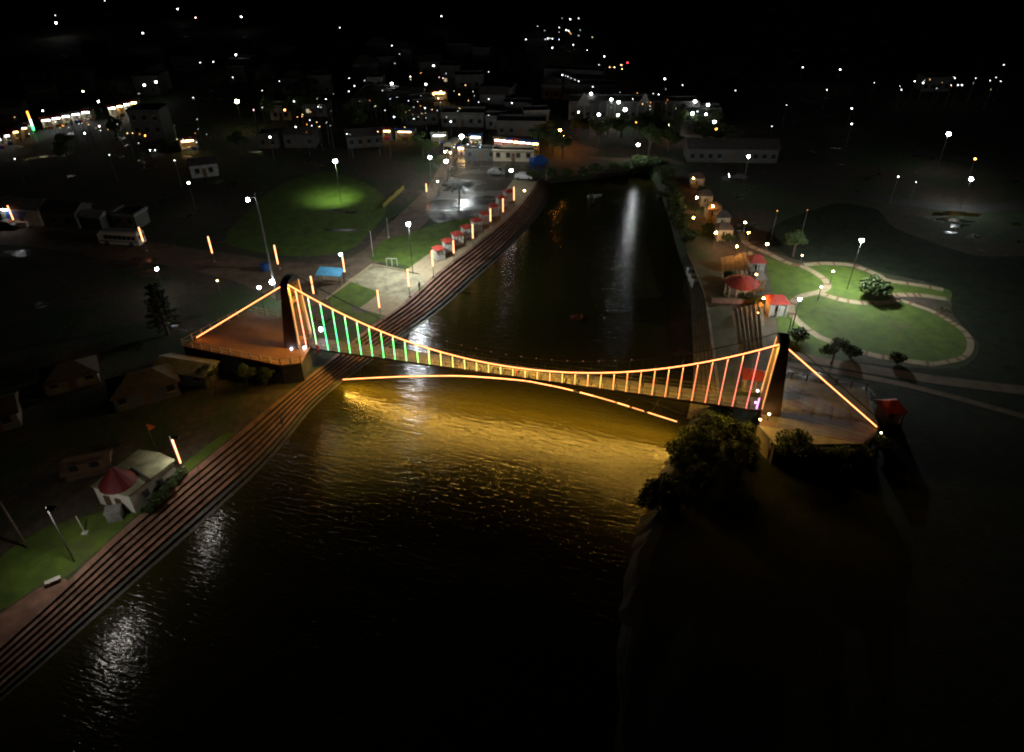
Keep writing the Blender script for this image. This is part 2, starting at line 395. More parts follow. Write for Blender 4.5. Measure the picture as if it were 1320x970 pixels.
bulb(BP(TR - 1.5, .6, DZ + .7), .12, E_pinkfl, tr); bulb(BP(TR - 1.3, BW - .3, DZ + 1.3), .12, emit("blue_flood", (.55, .65, 1), 25), tr)
MB().bar(BP(TR - 1.35, -.1, DZ + .3), BP(TR - 1.3, -.05, DZ + 1.9), .1, .1).build("light_strip", emit("violet_strip", (1, .3, .85), 4), tr)
# main cables
def cable(o, lit):
    pts = [BP(SL + (SR - SL) * i / 60, o, cable_z(SL + (SR - SL) * i / 60)) for i in range(61)]
    c = MB().tube(pts, .06, 6).build("main_cable", M_dark, bridge)
    if lit:
        up = [p + Vector((0, 0, .06)) - nx * .03 for p in pts]; dn = [p - Vector((0, 0, .12)) - nx * .03 for p in pts]
        MB().tube(up, .055, 6).build("light_strip", E_amber, c)
        glow_shield(dn, .13, E_goldfill, c)
    else:
        bm_ = MB().ball((0, 0, 0), .07, 6, 4).mesh("bead_light", emit("dim_bead", (1, .3, .2), .5))
        for i in range(16, 46, 2): ob("bead_light", bm_, c, pts[i] + Vector((0, 0, .1)))
    return c
def ribbon(pts, wd):
    """flat downward-facing LED ribbon"""
    n = len(pts); vs = [p + nx * wd / 2 for p in pts] + [p - nx * wd / 2 for p in pts]
    up = Vector((0, 0, .05)); vs += [v + up for v in vs]
    fs = []
    for i in range(n - 1):
        fs.append((i, n + i, n + i + 1, i + 1))
    return vs, fs
def glow_shield(pts, wd, m, parent):
    """LED ribbon facing down inside a dark metal channel"""
    MB().add(*ribbon(pts, wd)).build("downlight_strip", m, parent)  # added light source, apart from the visible strip above it
    n = len(pts); vs = []
    for dy, dz in ((-.5, -.03), (-.5, .03), (.5, .03), (.5, -.03)): vs += [p + nx * dy * (wd + .03) + Vector((0, 0, dz)) for p in pts]
    MB().add(vs, [(k * n + i, k * n + i + 1, (k + 1) * n + i + 1, (k + 1) * n + i) for k in range(3) for i in range(n - 1)]).build("channel", M_dark, parent)  # opaque cover added to hide the hot ribbon from above
cable(0, True); cable(BW, False)
# back stays
ANL = P(252, 437, DZ + .1); ANR = P(1132, 553, DZ + .1)
for (s, an, far) in ((TL, ANL, 0), (TR, ANR, 0), (TL, ANL, 1), (TR, ANR, 1)):
    a = BP(s, BW * far, TOP - .1); e = Vector(an) + nx * BW * far
    c = MB().tube([a, e], .06, 6).build("back_stay", M_dark, bridge)
    if not far:
        d = (e - a).normalized()
        MB().tube([a + d * .5 + Vector((0, 0, .08)), e - d * .3 + Vector((0, 0, .08))], .06, 6).build("light_strip", E_amber, c)
        glow_shield([a + d * .5 - Vector((0, 0, .08)), a.lerp(e, .5) - Vector((0, 0, .08)), e - d * .3 - Vector((0, 0, .08))], .12 if s == TL else .06, E_stayfill, c)
# hangers: white-pink, then green, yellow, amber, red
def hue(t):
    K = [(0, (1, .3, .22)), (.022, (1, .3, .22)), (.03, (.07, 1, .34)), (.24, (.08, 1, .24)), (.32, (.35, 1, .18)), (.42, (1, .62, .17)), (.62, (1, .32, .085)), (.85, (1, .25, .08)), (1, (1, .17, .15))]
    for (a, ca), (b, cb) in zip(K, K[1:]):
        if t <= b:
            k = (t - a) / (b - a + 1e-9); return tuple(x + (y - x) * k for x, y in zip(ca, cb))
NH = 37
for i in range(NH):
    s = SPAN * (i + .1) / (NH - .2) - .1; zt = cable_z(s)
    t = i / (NH - 1)
    h = MB().tube([BP(s, 0, DZ), BP(s, 0, zt)], .022, 4).build("hanger", M_dark, bridge)
    MB().tube([BP(s, -.06, DZ + .08), BP(s, -.06, zt - .08)], .027, 5).build("light_tube", emit("hanger_led_%d" % i, hue(t), 9 if i < 12 else 5.0), h)
    MB().tube([BP(s, BW, DZ), BP(s, BW, zt)], .022, 4).build("hanger", M_dark, bridge)
# reversed lower cable with its ties
s0, s1 = 4.9, SPAN - 8.4
def low_z(s): t = (s - s0) / (s1 - s0) * 2 - 1; return 1.1 + (DZ - .75 - 1.1) * (1 - t * t)
LC = poly([P(442, 490, 1.3), P(500, 487, 3.0), P(560, 485.5, 4.1), P(605, 486, 4.6), P(670, 491, 4.8), P(700, 496, 4.75), P(731, 502.5, 4.6), P(782, 516, 4.2), P(827, 530, 3.6), P(876, 545.5, 3.0)], 51)
for o, lit in ((-.12, True), (BW + .12, False)):
    pts = LC if lit else [BP(s0 + (s1 - s0) * i / 50, o, low_z(s0 + (s1 - s0) * i / 50)) for i in range(51)]
    c = MB().tube(pts, .05, 6).build("stabilising_cable", M_dark, bridge)
    if lit:
        for i0, i1, k in ((0, 32, 1), (32, 35, .8), (36, 38, 1), (38, 41, .6), (41.3, 43, 1), (43.4, 45, .5), (45.6, 49.6, .8)):
            sg = [pts[int(i0)].lerp(pts[min(50, int(i0) + 1)], i0 - int(i0))] + pts[int(i0) + 1:int(i1) + 1] + [pts[int(i1)].lerp(pts[min(50, int(i1) + 1)], i1 - int(i1))]
            MB().tube([p + Vector((0, 0, .07)) for p in sg], .055 * (.75 + .25 * k), 6, True).build("light_strip", emit("amber_led_%g" % k, (1, .28, .09), 7 * k), c)
        glow_shield([p - Vector((0, 0, .09)) for p in pts], .13, E_goldfill, c)
    for i in range(1, 14):
        s = s0 + (s1 - s0) * i / 14
        MB().tube([LC[int(i * 50 / 14)] if lit else BP(s, o, low_z(s)), BP(s, o * .5 if o < 0 else BW, DZ - .3)], .018, 4).build("tie", M_dark, c)

# ------------------------------------------------------------------ approach platforms
def platform(label, pts, wallm, slabm, rail_edges, tiles=None, fm=None):
    fm = fm or M_cream
    q = [P(u, v, DZ) for u, v in pts]; c = sum(q, Vector()) / len(q)
    root = thing("approach_platform", label, "platform", (c.x, c.y, GZ))
    L = [(p.x - c.x, p.y - c.y) for p in q]; n = len(L)
    MB().add([(x, y, -.2) for x, y in L] + [(x, y, DZ - GZ - .2) for x, y in L], [(i, (i + 1) % n, n + (i + 1) % n, n + i) for i in range(n)]).build("retaining_wall", wallm, root)
    MB().add([(x * 1.004, y * 1.004, DZ - GZ - .2) for x, y in L] + [(x * 1.004, y * 1.004, DZ - GZ) for x, y in L],
             [tuple(range(n)), tuple(range(n, 2 * n))] + [(i, (i + 1) % n, n + (i + 1) % n, n + i) for i in range(n)]).build("slab", slabm, root)
    top = DZ - GZ
    for e in rail_edges:
        a = Vector((*L[e], top)); b = Vector((*L[(e + 1) % n], top)); ln = (b - a).length; k = max(2, int(ln / 1.6))
        mb = MB()
        for h in (.5, 1.0): mb.tube([a + Vector((0, 0, h)), b + Vector((0, 0, h))], .035, 4)
        r = mb.build("fence", fm, root)
        pm = MB().box(-.07, .07, -.07, .07, 0, 1.1).mesh("post", fm)
        for i in range(k + 1): ob("post", pm, r, a.lerp(b, i / k))
    if tiles:
        i0, i1, i2, i3 = [Vector((*L[i], top)) for i in tiles[0]]; nu, nv = tiles[1]
        for i in range(nu):
            for j in range(nv):
                def pt(a, b):
                    return i0.lerp(i1, a).lerp(i3.lerp(i2, a), b)
                e = .012; z = .02 + random.random() * .015
                cs = [pt((i + e) / nu, (j + e) / nv), pt((i + 1 - e) / nu, (j + e) / nv), pt((i + 1 - e) / nu, (j + 1 - e) / nv), pt((i + e) / nu, (j + 1 - e) / nv)]
                MB().add([(p.x, p.y, top + .002) for p in cs] + [(p.x, p.y, top + z) for p in cs], [(4, 5, 6, 7), (0, 1, 5, 4), (1, 2, 6, 5), (2, 3, 7, 6), (3, 0, 4, 7)]).build("paving_slab", random.choice(tiles[2]), root)
    return root
M_terr = mat("terracotta_floor", (.22, .10, .04), .75, .2, .6, .01)
M_pave = [mat("pave_a", (.16, .145, .12), .45, .25, .7, .01), mat("pave_b", (.12, .105, .09), .4, .25, .7, .01), mat("pave_c", (.14, .095, .075), .5, .25, .7, .01)]
platform("raised terracotta approach platform behind the tower with the green hangers", [(236, 446), (318, 402), (372, 412), (402, 444), (388, 468), (362, 471)], mat("dark_stone_wall", (.06, .055, .045), .9, .4, .7, .03), M_terr, (0, 1, 4, 5))
platform("raised paved approach platform behind the tower with the red hangers", [(978, 548), (1001, 486), (1116, 503), (1133, 552), (1112, 572), (1000, 573)], M_conc, M_conc, (1,), ((0, 1, 3, 4), (9, 6), M_pave), M_dark)
# dark plinths beside the tower feet
for p_, lb in (((372, 478), "square concrete plinth beside the foot of the green-hanger tower"), ((1001, 590), "tall concrete plinth beside the foot of the red-hanger tower")):
    c = P(*p_, GZ); r = thing("plinth", lb, "plinth", c, rzb)
    MB().box(-1.2, 1.2, -.9, .9, -.05, 2.7).build("block", M_conc, r); MB().box(-1.35, 1.35, -1.05, 1.05, 2.7, 2.95).build("cap", M_conc, r)

# ------------------------------------------------------------------ ground patches, roads, lawns, paths
sheet("dirt_road", [(-60, 285), (-20, 272), (60, 276), (140, 300), (200, 313), (300, 328), (370, 338), (430, 340), (470, 322), (500, 290), (535, 258), (552, 240), (570, 210), (590, 186), (606, 186), (592, 215), (580, 245),
       (560, 275), (520, 315), (478, 345), (440, 372), (400, 395), (370, 392), (300, 362), (210, 342), (120, 332), (40, 318), (-60, 310)], M_dirt)
def wet_mat():
    m = mat("wet_asphalt", (.055, .045, .034), .6, .3, .4).copy(); MATS["wet_lot"] = m; n = m.node_tree; b = n.nodes["Principled BSDF"]
    geo = n.nodes.new("ShaderNodeNewGeometry"); mp = n.nodes.new("ShaderNodeMapping"); mp.inputs["Scale"].default_value = (.5, 1.6, 1)
    x = n.nodes.new("ShaderNodeTexNoise"); x.inputs["Scale"].default_value = .16; x.inputs["Detail"].default_value = 5
    n.links.new(geo.outputs["Position"], mp.inputs[0]); n.links.new(mp.outputs[0], x.inputs["Vector"])
    r = n.nodes.new("ShaderNodeMapRange"); r.inputs[1].default_value = .38; r.inputs[2].default_value = .52; r.inputs[3].default_value = .75; r.inputs[4].default_value = .27
    n.links.new(x.outputs[0], r.inputs[0]); n.links.new(r.outputs[0], b.inputs["Roughness"]); b.inputs["Specular IOR Level"].default_value = .7
    x2 = n.nodes.new("ShaderNodeTexNoise"); x2.inputs["Scale"].default_value = 1.1; x2.inputs["Detail"].default_value = 3
    n.links.new(geo.outputs["Position"], x2.inputs["Vector"])
    bp = n.nodes.new("ShaderNodeBump"); bp.inputs["Strength"].default_value = .5; bp.inputs["Distance"].default_value = .12
    n.links.new(x2.outputs[0], bp.inputs["Height"]); n.links.new(bp.outputs[0], b.inputs["Normal"])
    return m
M_wet = wet_mat()
sheet("parking_lot", [(548, 268), (566, 245), (584, 212), (600, 196), (640, 194), (700, 200), (702, 222), (676, 246), (640, 262), (610, 285), (586, 290), (560, 286)], M_wet, .008)
def puddle(u, v, a, b, seed):
    g = random.Random(seed); c = P(u, v, GZ); ph = [g.uniform(0, 6.28) for _ in range(4)]
    q = []
    for k in range(40):
        t = 2 * math.pi * k / 40; m_ = 1 + .28 * math.sin(2 * t + ph[0]) + .2 * math.sin(3 * t + ph[1]) + .14 * math.sin(7 * t + ph[2]) + .08 * math.sin(13 * t + ph[3])
        q.append((c.x + a * m_ * math.cos(t), c.y + b * m_ * math.sin(t), GZ + .012))
    return struct(MB().add(q, [tuple(range(40))]).build("puddle", M_wet))
for i, (u, v, a, b) in enumerate(((170, 340, 4, 2), (205, 352, 3.5, 2.2), (262, 345, 2, 1), (285, 366, 2.5, 1.2), (440, 297, 3, .9), (430, 272, 2.5, .8), (452, 274, 1.8, .6), (470, 400, 2, .9), (212, 395, 2, 1.2), (215, 420, 1.5, .8))): puddle(u, v, a, b, i)
sheet("lawn", [(290, 312), (330, 262), (368, 236), (420, 222), (470, 236), (500, 262), (478, 300), (440, 326), (370, 330)], M_lawn, .006)
sheet("lawn", [(478, 335), (492, 312), (530, 300), (575, 285), (610, 280), (632, 268), (622, 280), (590, 300), (556, 326), (544, 350), (520, 342)], M_lawn, .012)
sheet("lawn", [(424, 388), (470, 352), (520, 352), (545, 372), (500, 405), (474, 420), (452, 412)], M_lawn, .006)
sheet("lawn", [(0, 786), (0, 720), (60, 680), (130, 660), (205, 622), (240, 596), (290, 558), (305, 558), (240, 611), (160, 679), (121, 714), (84, 744), (50, 756)], M_lawn, .006)
# promenade along the top of the ghat
pr = line([(498, 408), (520, 391), (562, 353), (615, 313), (657, 278), (680, 251), (691, 234)], GZ, 40)
inn = []
for i, p in enumerate(pr):
    d = (pr[min(i + 1, 39)] - pr[max(i - 1, 0)]).normalized(); inn.append(p + Vector((-d.y, d.x, 0)) * 5.5)
struct(strip(pr, inn, GZ + .016, GZ + .016, "promenade", M_path))
court = [(480, 341), (540, 353), (552, 362), (520, 388), (475, 372), (448, 362)]
struct(MB().add([(*P(u, v, GZ).xy, GZ + .02) for u, v in court], [tuple(range(6))]).build("paved_court", mat("stained_paving", (.26, .23, .15), .8, .5, .45)))
kb = MB()
for a, b in (((480, 341), (540, 353)), ((480, 341), (420, 386))): kb.bar(P(*a, GZ + .1), P(*b, GZ + .1), .3, .24)
struct(kb.build("kerb", M_path))

# right bank: promenade, lawns, winding paths
sheet("promenade", [(893, 338), (938, 330), (942, 400), (950, 462), (958, 505), (930, 510), (926, 470), (921, 440), (915, 400), (907, 370)], mat("moss_concrete", (.08, .078, .045), .85, .35, .5), .006)
sheet("paved_court", [(938, 330), (985, 330), (1000, 395), (1003, 465), (962, 505), (950, 462), (942, 400)], mat("grey_paving", (.10, .085, .06), .85, .3, .7), .006)
sheet("lawn", [(985, 330), (1015, 341), (1040, 347), (1056, 357), (1064, 368), (1056, 375), (1030, 384), (1020, 396), (1023, 410), (1036, 423), (1055, 436), (1075, 445), (1060, 462), (1012, 458), (1003, 440), (1000, 395)], M_lawn, .006)
sheet("lawn", [(1040, 344), (1062, 341), (1095, 345), (1117, 352), (1145, 363), (1195, 369), (1225, 375), (1222, 386), (1160, 382), (1150, 389), (1115, 390), (1085, 385), (1062, 378), (1068, 368), (1058, 356)], M_lawn, .006)
sheet("lawn", [(1030, 386), (1058, 380), (1085, 389), (1115, 393), (1158, 389), (1182, 397), (1204, 405), (1228, 419), (1246, 434), (1250, 450), (1235, 466), (1205, 470), (1165, 464), (1130, 457), (1100, 449), (1075, 440), (1055, 432), (1037, 419), (1024, 406), (1022, 395)], M_lawn, .01)
def path(pts, wd, name="garden_path", bands=True, m=None):
    c = line(pts, GZ, max(12, len(pts) * 7)); n = len(c); a = []; b = []
    for i, p in enumerate(c):
        d = (c[min(i + 1, n - 1)] - c[max(i - 1, 0)]).normalized(); q = Vector((-d.y, d.x, 0)) * wd / 2; a.append(p + q); b.append(p - q)
    r = struct(strip(a, b, GZ + .03 + .004 * len(PATHS), GZ + .03 + .004 * len(PATHS), name, m or M_path)); PATHS.append(r)
    if bands:
        for i in [i for i in range(2, n - 2) if random.random() < .16]:
            z = GZ + .034 + .004 * len(PATHS) + .01
            MB().add([(*a[i].xy, z), (*a[i + 1].xy, z), (*b[i + 1].xy, z), (*b[i].xy, z)], [(0, 1, 2, 3)]).build("paving_band", M_pathred, r)
    return r
PATHS = []
path([(955, 300), (963, 315), (990, 327), (1015, 339), (1037, 345), (1052, 353), (1064, 362), (1066, 371), (1055, 377), (1037, 381), (1025, 387), (1020, 396), (1022, 407), (1035, 420), (1055, 434), (1075, 442), (1100, 451), (1130, 459), (1165, 465), (1202, 470)], 1.25)
path([(1037, 342), (1062, 340), (1095, 342), (1117, 349), (1132, 355), (1145, 362), (1190, 369), (1216, 374)], 1.25)
path([(1058, 379), (1085, 387), (1115, 391), (1145, 390), (1155, 386), (1150, 381), (1185, 381), (1220, 386)], 1.3)
path([(1156, 386), (1180, 394), (1202, 402), (1227, 416), (1245, 430), (1251, 446), (1240, 462), (1202, 470)], .95)
path([(1010, 455), (1060, 466), (1130, 478), (1220, 492), (1330, 505)], 2.2, "road", False, M_dirt)
path([(1012, 470), (1080, 480), (1180, 500), (1330, 540)], 1.2, "road", False, M_dirt)
path([(900, 226), (958, 229), (1000, 238), (1060, 246), (1140, 258), (1230, 268), (1290, 268), (1360, 258)], 4.5, "road", False, M_asph)
path([(760, 204), (800, 206), (850, 205), (880, 212)], 2.4, "road", False, M_yel if 0 else M_dirt)
path([(700, 180), (722, 176), (738, 186), (770, 196)], 4, "road", False, M_dirt)
path([(-40, 196), (40, 180), (80, 167), (150, 157), (205, 140), (260, 128)], 9, "road", False, M_asph)
path([(1180, 195), (1215, 202), (1262, 208), (1330, 222)], 5, "road", False, M_asph)
sheet("scrubland", [(940, 536), (975, 578), (1120, 590), (1180, 570), (1330, 560), (1500, 990), (820, 990), (826, 806), (838, 728), (852, 684), (868, 647), (892, 602), (920, 562)], mat("dark_scrub", (.014, .02, .008), .9, .5, .6, .1), .006)  # black sheet: the lack of light here put into the ground colour
sheet("scrubland", [(1003, 465), (1060, 463), (1165, 473), (1240, 474), (1262, 446), (1230, 408), (1218, 372), (1140, 352), (1095, 338), (1040, 338), (1000, 326), (985, 318), (1000, 290), (1080, 262), (1130, 270), (1150, 292), (1200, 312), (1260, 330), (1350, 330), (1600, 330), (1700, 560), (1330, 560), (1180, 568), (1140, 560), (1120, 500)], MATS["dark_scrub"], .003)  # lamp spill round the park damped by this darkened ground colour
sheet("paved_landing", [(0, 792), (50, 758), (84, 746), (88, 751), (50, 785), (0, 830), (-40, 867), (-40, 815)], M_step, .012)
# pond beside the dark park
for i_, (u, v, a, b) in enumerate(((1232, 276, 4, 1.6), (1228, 284, 3, 1.2), (1236, 291, 2, .8), (1224, 300, 1.2, .6))): puddle(u, v, a, b, 60 + i_).data.materials[0] = M_water
# seating steps above the promenade (right bank)
sa = line([(981, 400), (983, 430), (985, 462)], GZ, 8); sb = line([(944, 400), (949, 430), (955, 462)], GZ, 8)
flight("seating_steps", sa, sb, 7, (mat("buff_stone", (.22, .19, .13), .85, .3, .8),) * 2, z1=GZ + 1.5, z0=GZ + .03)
sa = line([(968, 332), (972, 362)], GZ, 4); sb = line([(929, 332), (931, 362)], GZ, 4)
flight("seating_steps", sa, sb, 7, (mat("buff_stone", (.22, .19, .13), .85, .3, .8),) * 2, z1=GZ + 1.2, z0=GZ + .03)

# ------------------------------------------------------------------ lamps
LM = {}
def cached(k, f):
    if k not in LM: LM[k] = f()
    return LM[k]
def lamp(u, v, H=7.0, r=.22, s=40, c='w', label=None, group=None, z=GZ, arm=False, name="street_lamp"):
    p = P(u, v, z + H); key = "lamp_%s_%g" % (c, s)
    root = thing(name, label or LAB[c], "street lamp", (p.x, p.y, z), random.uniform(0, 6.28) if arm else 0, group if label else "town lamps " + c)
    pole = ob("pole", cached(("pole", H), lambda: MB().tube([(0, 0, -.1), (0, 0, H * .6), (0, 0, H + .05)], [.07, .055, .04], 6).mesh("pole", M_steel)), root)
    hd = ob("lamp_head", cached(("head", r), lambda: MB().lathe([(r * .5, r * .75), (r * .6, r * .9), (.05, r * 1.25)], 8).mesh("lamp_head", M_steel)), root, (0, 0, H))
    ob("bulb", cached(("bulb", r, key), lambda: MB().ball((0, 0, 0), r, 8, 6, .85).mesh("bulb", emit(key, LAMPC[c], s))), hd)
    return root
LAB = dict(w="white street lamp on a thin pole in the dark town", a="warm white lamp on a thin pole", o="orange street lamp on a thin pole", g="green tinted lamp on a thin pole",
           r="red lamp on a thin pole above the far rooftops", b="bluish lamp on a thin pole among the houses", p="pinkish lamp on a thin pole among far houses", y="yellowish lamp on a thin pole")
# far and middle points of light: (u, v, size class, colour)
PT = """72 30 B w;71 20 D w;135 1 D w;184 43 C w;229 12 C w;252 23 C p;311 22 C w;304 71 C w;258 81 D w;275 80 D w;186 110 B w;201 106 B w;179 121 D w;107 118 C y;127 131 B w;55 143 C w;249 126 D w;
327 142 D p;254 154 D w;128 163 C p;109 172 B w;187 175 C o;180 173 D o;164 172 D a;171 172 D a;141 200 D w;19 205 D w;243 236 B w;225 207 D w;
438 36 D w;569 21 C w;505 59 D w;509 82 D w;559 85 C w;529 99 C p;566 100 D p;571 101 D p;549 109 C w;505 108 B w;493 117 D w;568 118 C y;559 122 C a;565 127 C a;464 131 C g;508 151 B b;548 140 D w;
549 152 D w;617 132 D w;630 149 D w;581 157 C w;381 164 C w;402 162 D w;348 177 C w;447 173 C w;338 117 D w;338 139 D w;379 131 C w;367 142 C o;487 170 C a;501 171 C a;450 101 D w;457 111 D w;
630 93 D w;678 51 D w;693 34 D w;735 25 D w;746 24 D w;730 39 D w;733 40 D w;746 46 D w;706 50 D w;712 50 D w;703 51 D w;712 62 C w;739 58 D w;757 65 D w;779 73 D w;772 84 D w;786 87 D a;792 87 D a;
802 89 D a;801 84 D a;809 81 C r;725 97 D w;729 98 D w;732 99 D w;736 101 D w;741 103 D w;746 105 D w;764 112 D w;857 102 C w;948 117 D w;842 121 D w;849 122 D w;880 110 D w;899 144 D w;
820 158 C o;1158 228 C w;1181 235 D w;1257 205 C o;1098 140 C w;1098 160 C w;1083 90 C w;1066 116 D w;1035 87 D w;1127 107 D w;1179 105 C w;1190 107 C w;1162 116 D w;1231 101 D w;
1235 110 D w;1240 110 D w;1226 110 D w;1258 101 D w;1284 100 D w;1290 105 D w;1294 84 D w;1014 136 D w;995 163 D w;1041 271 D o;1002 272 D o;630 128 D w;592 122 D a;
450 118 D w;470 104 D w;515 70 D w;575 95 D w;600 110 D a;640 118 D w;660 133 D w;420 128 D w;410 138 D w;390 148 D a;360 105 D w;300 100 D w"""
LR = random.Random(31)
CL = [(95, 158, 70, 16, 26), (545, 135, 70, 34, 34), (720, 45, 40, 22, 10), (830, 135, 80, 18, 16), (400, 150, 60, 24, 16), (1230, 106, 60, 9, 10), (600, 188, 40, 10, 14), (235, 175, 40, 14, 8)]
for cx_, cy_, sx_, sy_, n_ in CL:
    for _ in range(n_): PT += ";%g %g E %s" % (cx_ + LR.gauss(0, sx_ * .5), cy_ + LR.gauss(0, sy_ * .5), LR.choice('wwwwaaoyb'))
SZ = dict(E=(.07, 6), B=(.23, 30), C=(.16, 16), D=(.105, 8))
for it in PT.replace("\n", "").split(";"):
    u, v, k, c = it.split(); u, v = float(u), float(v); r, s = SZ[k]
    far = 1 + max(0, (130 - v)) / 150
    lamp(u, v, 6.0, round(r * far * LR.choice([.7, .85, 1, 1.25]), 2), s * LR.choice([.5, 1, 1.6]), c)
# lamps of their own
fl = lamp(432, 208, 9, .45, 40, 'w', "tall floodlight over the dark playing field with a green pool of light")
spd = bpy.data.lights.new("beam", 'SPOT'); spd.energy = 6500; spd.spot_size = R(92); spd.spot_blend = 1; spd.shadow_soft_size = .3; spd.color = (.75, 1, .5)
spo = bpy.data.objects.new("beam", spd); col.objects.link(spo); spo.parent = fl; spo.location = (0, 0, 8.3); spo.rotation_euler = (R(14), R(13), 0)
lamp(595, 176, 8, .48, 500, 'w', "very bright street lamp at the top of the parking lot")
lamp(575, 208, 7, .36, 480, 'w', "bright street lamp beside the lorry on the lit road")
lamp(554, 203, 7, .36, 60, 'w', "street lamp behind the roadside wall of the lit road")
lamp(564, 234, 3.5, .18, 16, 'w', "low lamp beside the palm tree at the lot entrance")
lamp(526.5, 289, 9.5, .27, 4600, 'w', "twin floodlight mast on the lawn beside the kiosks")
lamp(659, 220, 5, .34, 70, 'w', "park lamp between the two parked white cars")
lamp(676, 246, 2.2, .2, 30, 'a', "small warm bollard lamp on the grass by the ghat")
lamp(439, 328, 5.5, .27, 60, 'w', "small street lamp beside the blue roofed shelter")
lamp(334, 371, 5, .22, 300, 'w', "white lamp behind the fence of the terracotta platform")
lamp(202, 347, 4.5, .26, 90, 'w', "white lamp above the big dark layered tree"); lamp(280, 362, 3, .15, 20, 'a', "faint lamp on the dark ground beyond the terracotta platform")
lamp(822.8, 187, 5.5, .34, 330, 'w', "white lamp on the far river bank with a long water reflection")
lamp(965, 202, 8, .3, 80, 'w', "white lamp beside the long dark shed")
lamp(1223, 173, 9, .46, 70, 'w', "brightest white lamp beyond the dark park")
lamp(1252, 231, 6.5, .34, 340, 'w', "white lamp on the road above the pond")
lamp(305.5, 131, 8, .55, 45, 'y', "yellow green lamp glowing among dark trees")
lamp(1111, 310, 9, .3, 4200, 'w', "tall twin floodlight mast standing on the oval lawn")
lamp(1031, 386, 5, .2, 1300, 'w', "double headed lamp at the bend of the garden path")
lamp(1034, 329.5, 2.5, .13, 60, 'a', "low warm path lamp beside the round park tree"); lamp(1074, 350, 2.5, .13, 80, 'a', "low warm path lamp on the oval lawn"); lamp(1059, 370, 2.5, .13, 80, 'a', "low warm path lamp at the path junction")
for u, v, l in ((894, 230, "beside the first bank kiosk"), (898, 255, "beside the cream bank house"), (919, 266, "over the orange lit terrace"), (923, 300, "beside the bright cream facade"), (894, 281, "at the river edge below the terrace")):
    lamp(u, v, 3.2, .17, 420 if u > 894 else 120, 'o' if u in (919, 894) else 'a', "orange lamp " + l)
lamp(960.6, 287, 4.5, .2, 70, 'a', "warm lamp at the top of the orange lit path"); lamp(965, 300, 4.0, .15, 400, 'o', "orange lamp at the bend of the lit path"); lamp(989, 315, 4.5, .22, 60, 'a', "warm lamp near the park entrance")
lamp(950, 318, 2.6, .15, 500, 'o', "orange lamp lighting the pavement behind the red roofed hall"); lamp(975, 354, 5, .15, 60, 'a', "warm lamp on the roof side of the red roofed hall")
lamp(984.5, 384.5, 2.6, .15, 420, 'o', "orange lamp before the red roofed booth"); lamp(977, 404, 1.2, .12, 60, 'o', "small orange ground lamp by the seating steps")
lamp(722, 168, 4, .26, 170, 'o', "orange lamp at the top of the amber lit lane"); lamp(727, 175, 4, .26, 170, 'o', "orange lamp half way down the amber lit lane"); lamp(731, 181, 4, .26, 130, 'o', "orange lamp at the foot of the amber lit lane")
lamp(862, 161.5, 4, .35, 45, 'a', "warm lamp under the green lit tree"); lamp(923, 166.6, 4, .3, 30, 'o', "orange lamp at the end of the floodlit compound")
lamp(991.5, 534, 1.0, .12, 50, 'a', "warm lamp on the plinth top beside the red-hanger tower", z=DZ); lamp(980, 541, .8, .11, 50, 'a', "warm lamp low at the red-hanger tower foot", z=DZ); lamp(1136, 558, .5, .1, 40, 'a', "small warm lamp at the anchor of the long stay", z=DZ)
# flood lamps of the compound
for u, v, r, s in ((762, 121, .5, 60), (788, 128.5, .5, 90), (797.6, 132, .5, 90), (806, 141.5, .62, 150), (797, 148.7, .55, 110), (772, 148, .5, 100), (746, 145, .34, 50), (896, 131, .5, 90), (912.7, 135.5, .5, 70), (892.7, 146.4, .55, 130), (910, 147.6, .4, 50), (921, 157.5, .55, 60)):
    lamp(u, v, 5.5, round(r * .75, 2), s * .42, 'w', "bright white floodlight on a mast inside the floodlit compound", "compound floodlights")
# lamps over the ghat that glint in the water below the temple
def cutoff_lamp(u, v, H, label, s=300, z=GZ, aim=(.8, -.5), c=(1, .93, .82)):
    r = thing("street_lamp", label, "street lamp", P(u, v, z)); ax_, ay = aim
    MB().tube([(0, 0, -.1), (0, 0, H * .6), (0, 0, H)], [.09, .07, .05], 6).build("pole", M_steel, r); MB().tube([(0, 0, H - .05), (ax_, ay, H + .15)], .04, 5).build("arm", M_steel, r)
    h = MB().box(ax_ - .3, ax_ + .5, ay - .3, ay + .3, H + .1, H + .24).build("lamp_head", M_steel, r)
    MB().add([(ax_ - .27, ay - .27, H + .09), (ax_ - .27, ay + .27, H + .09), (ax_ + .47, ay + .27, H + .09), (ax_ + .47, ay - .27, H + .09)], [(0, 1, 2, 3)]).build("led_panel", emit("led_panel_%g" % s, c, s), h)
    return r
cutoff_lamp(96, 724, 8, "hooded ghat lamp on the grass in front of the red cone temple", 300)
cutoff_lamp(235, 609, 5.6, "hooded ghat lamp beside the amber pole at the red cone temple", 170)
cutoff_lamp(1008, 482, 3.0, "hooded lamp on the paved platform behind the red-hanger tower", 26, DZ, (.4, -.3), WHITE)
# high mast beside the bridge approach
p = P(358, 387, GZ); mast = thing("lamp_mast", "tall steel mast with bright lamp and side floodlight near the bridge", "mast", p)
MB().tube([(0, 0, -.1), (0, 0, 9), (0, 0, 18.5)], [.2, .15, .09], 8).build("pole", M_steel, mast)
hd = MB().bar((-.1, 0, 18), (-1.2, 0, 17.6), .12, .12).build("arm", M_steel, mast); bulb((-1.3, 0, 17.4), .26, emit("mast_flood", WHITE, 120), hd, "bulb")
hd = MB().lathe([(.5, 3.55), (.5, 3.65), (.2, 3.8)], 10).build("lamp_head", M_steel, mast); bulb((-.1, -.55, 3.6), .36, emit("mast_lamp", WHITE, 130), hd, "bulb")
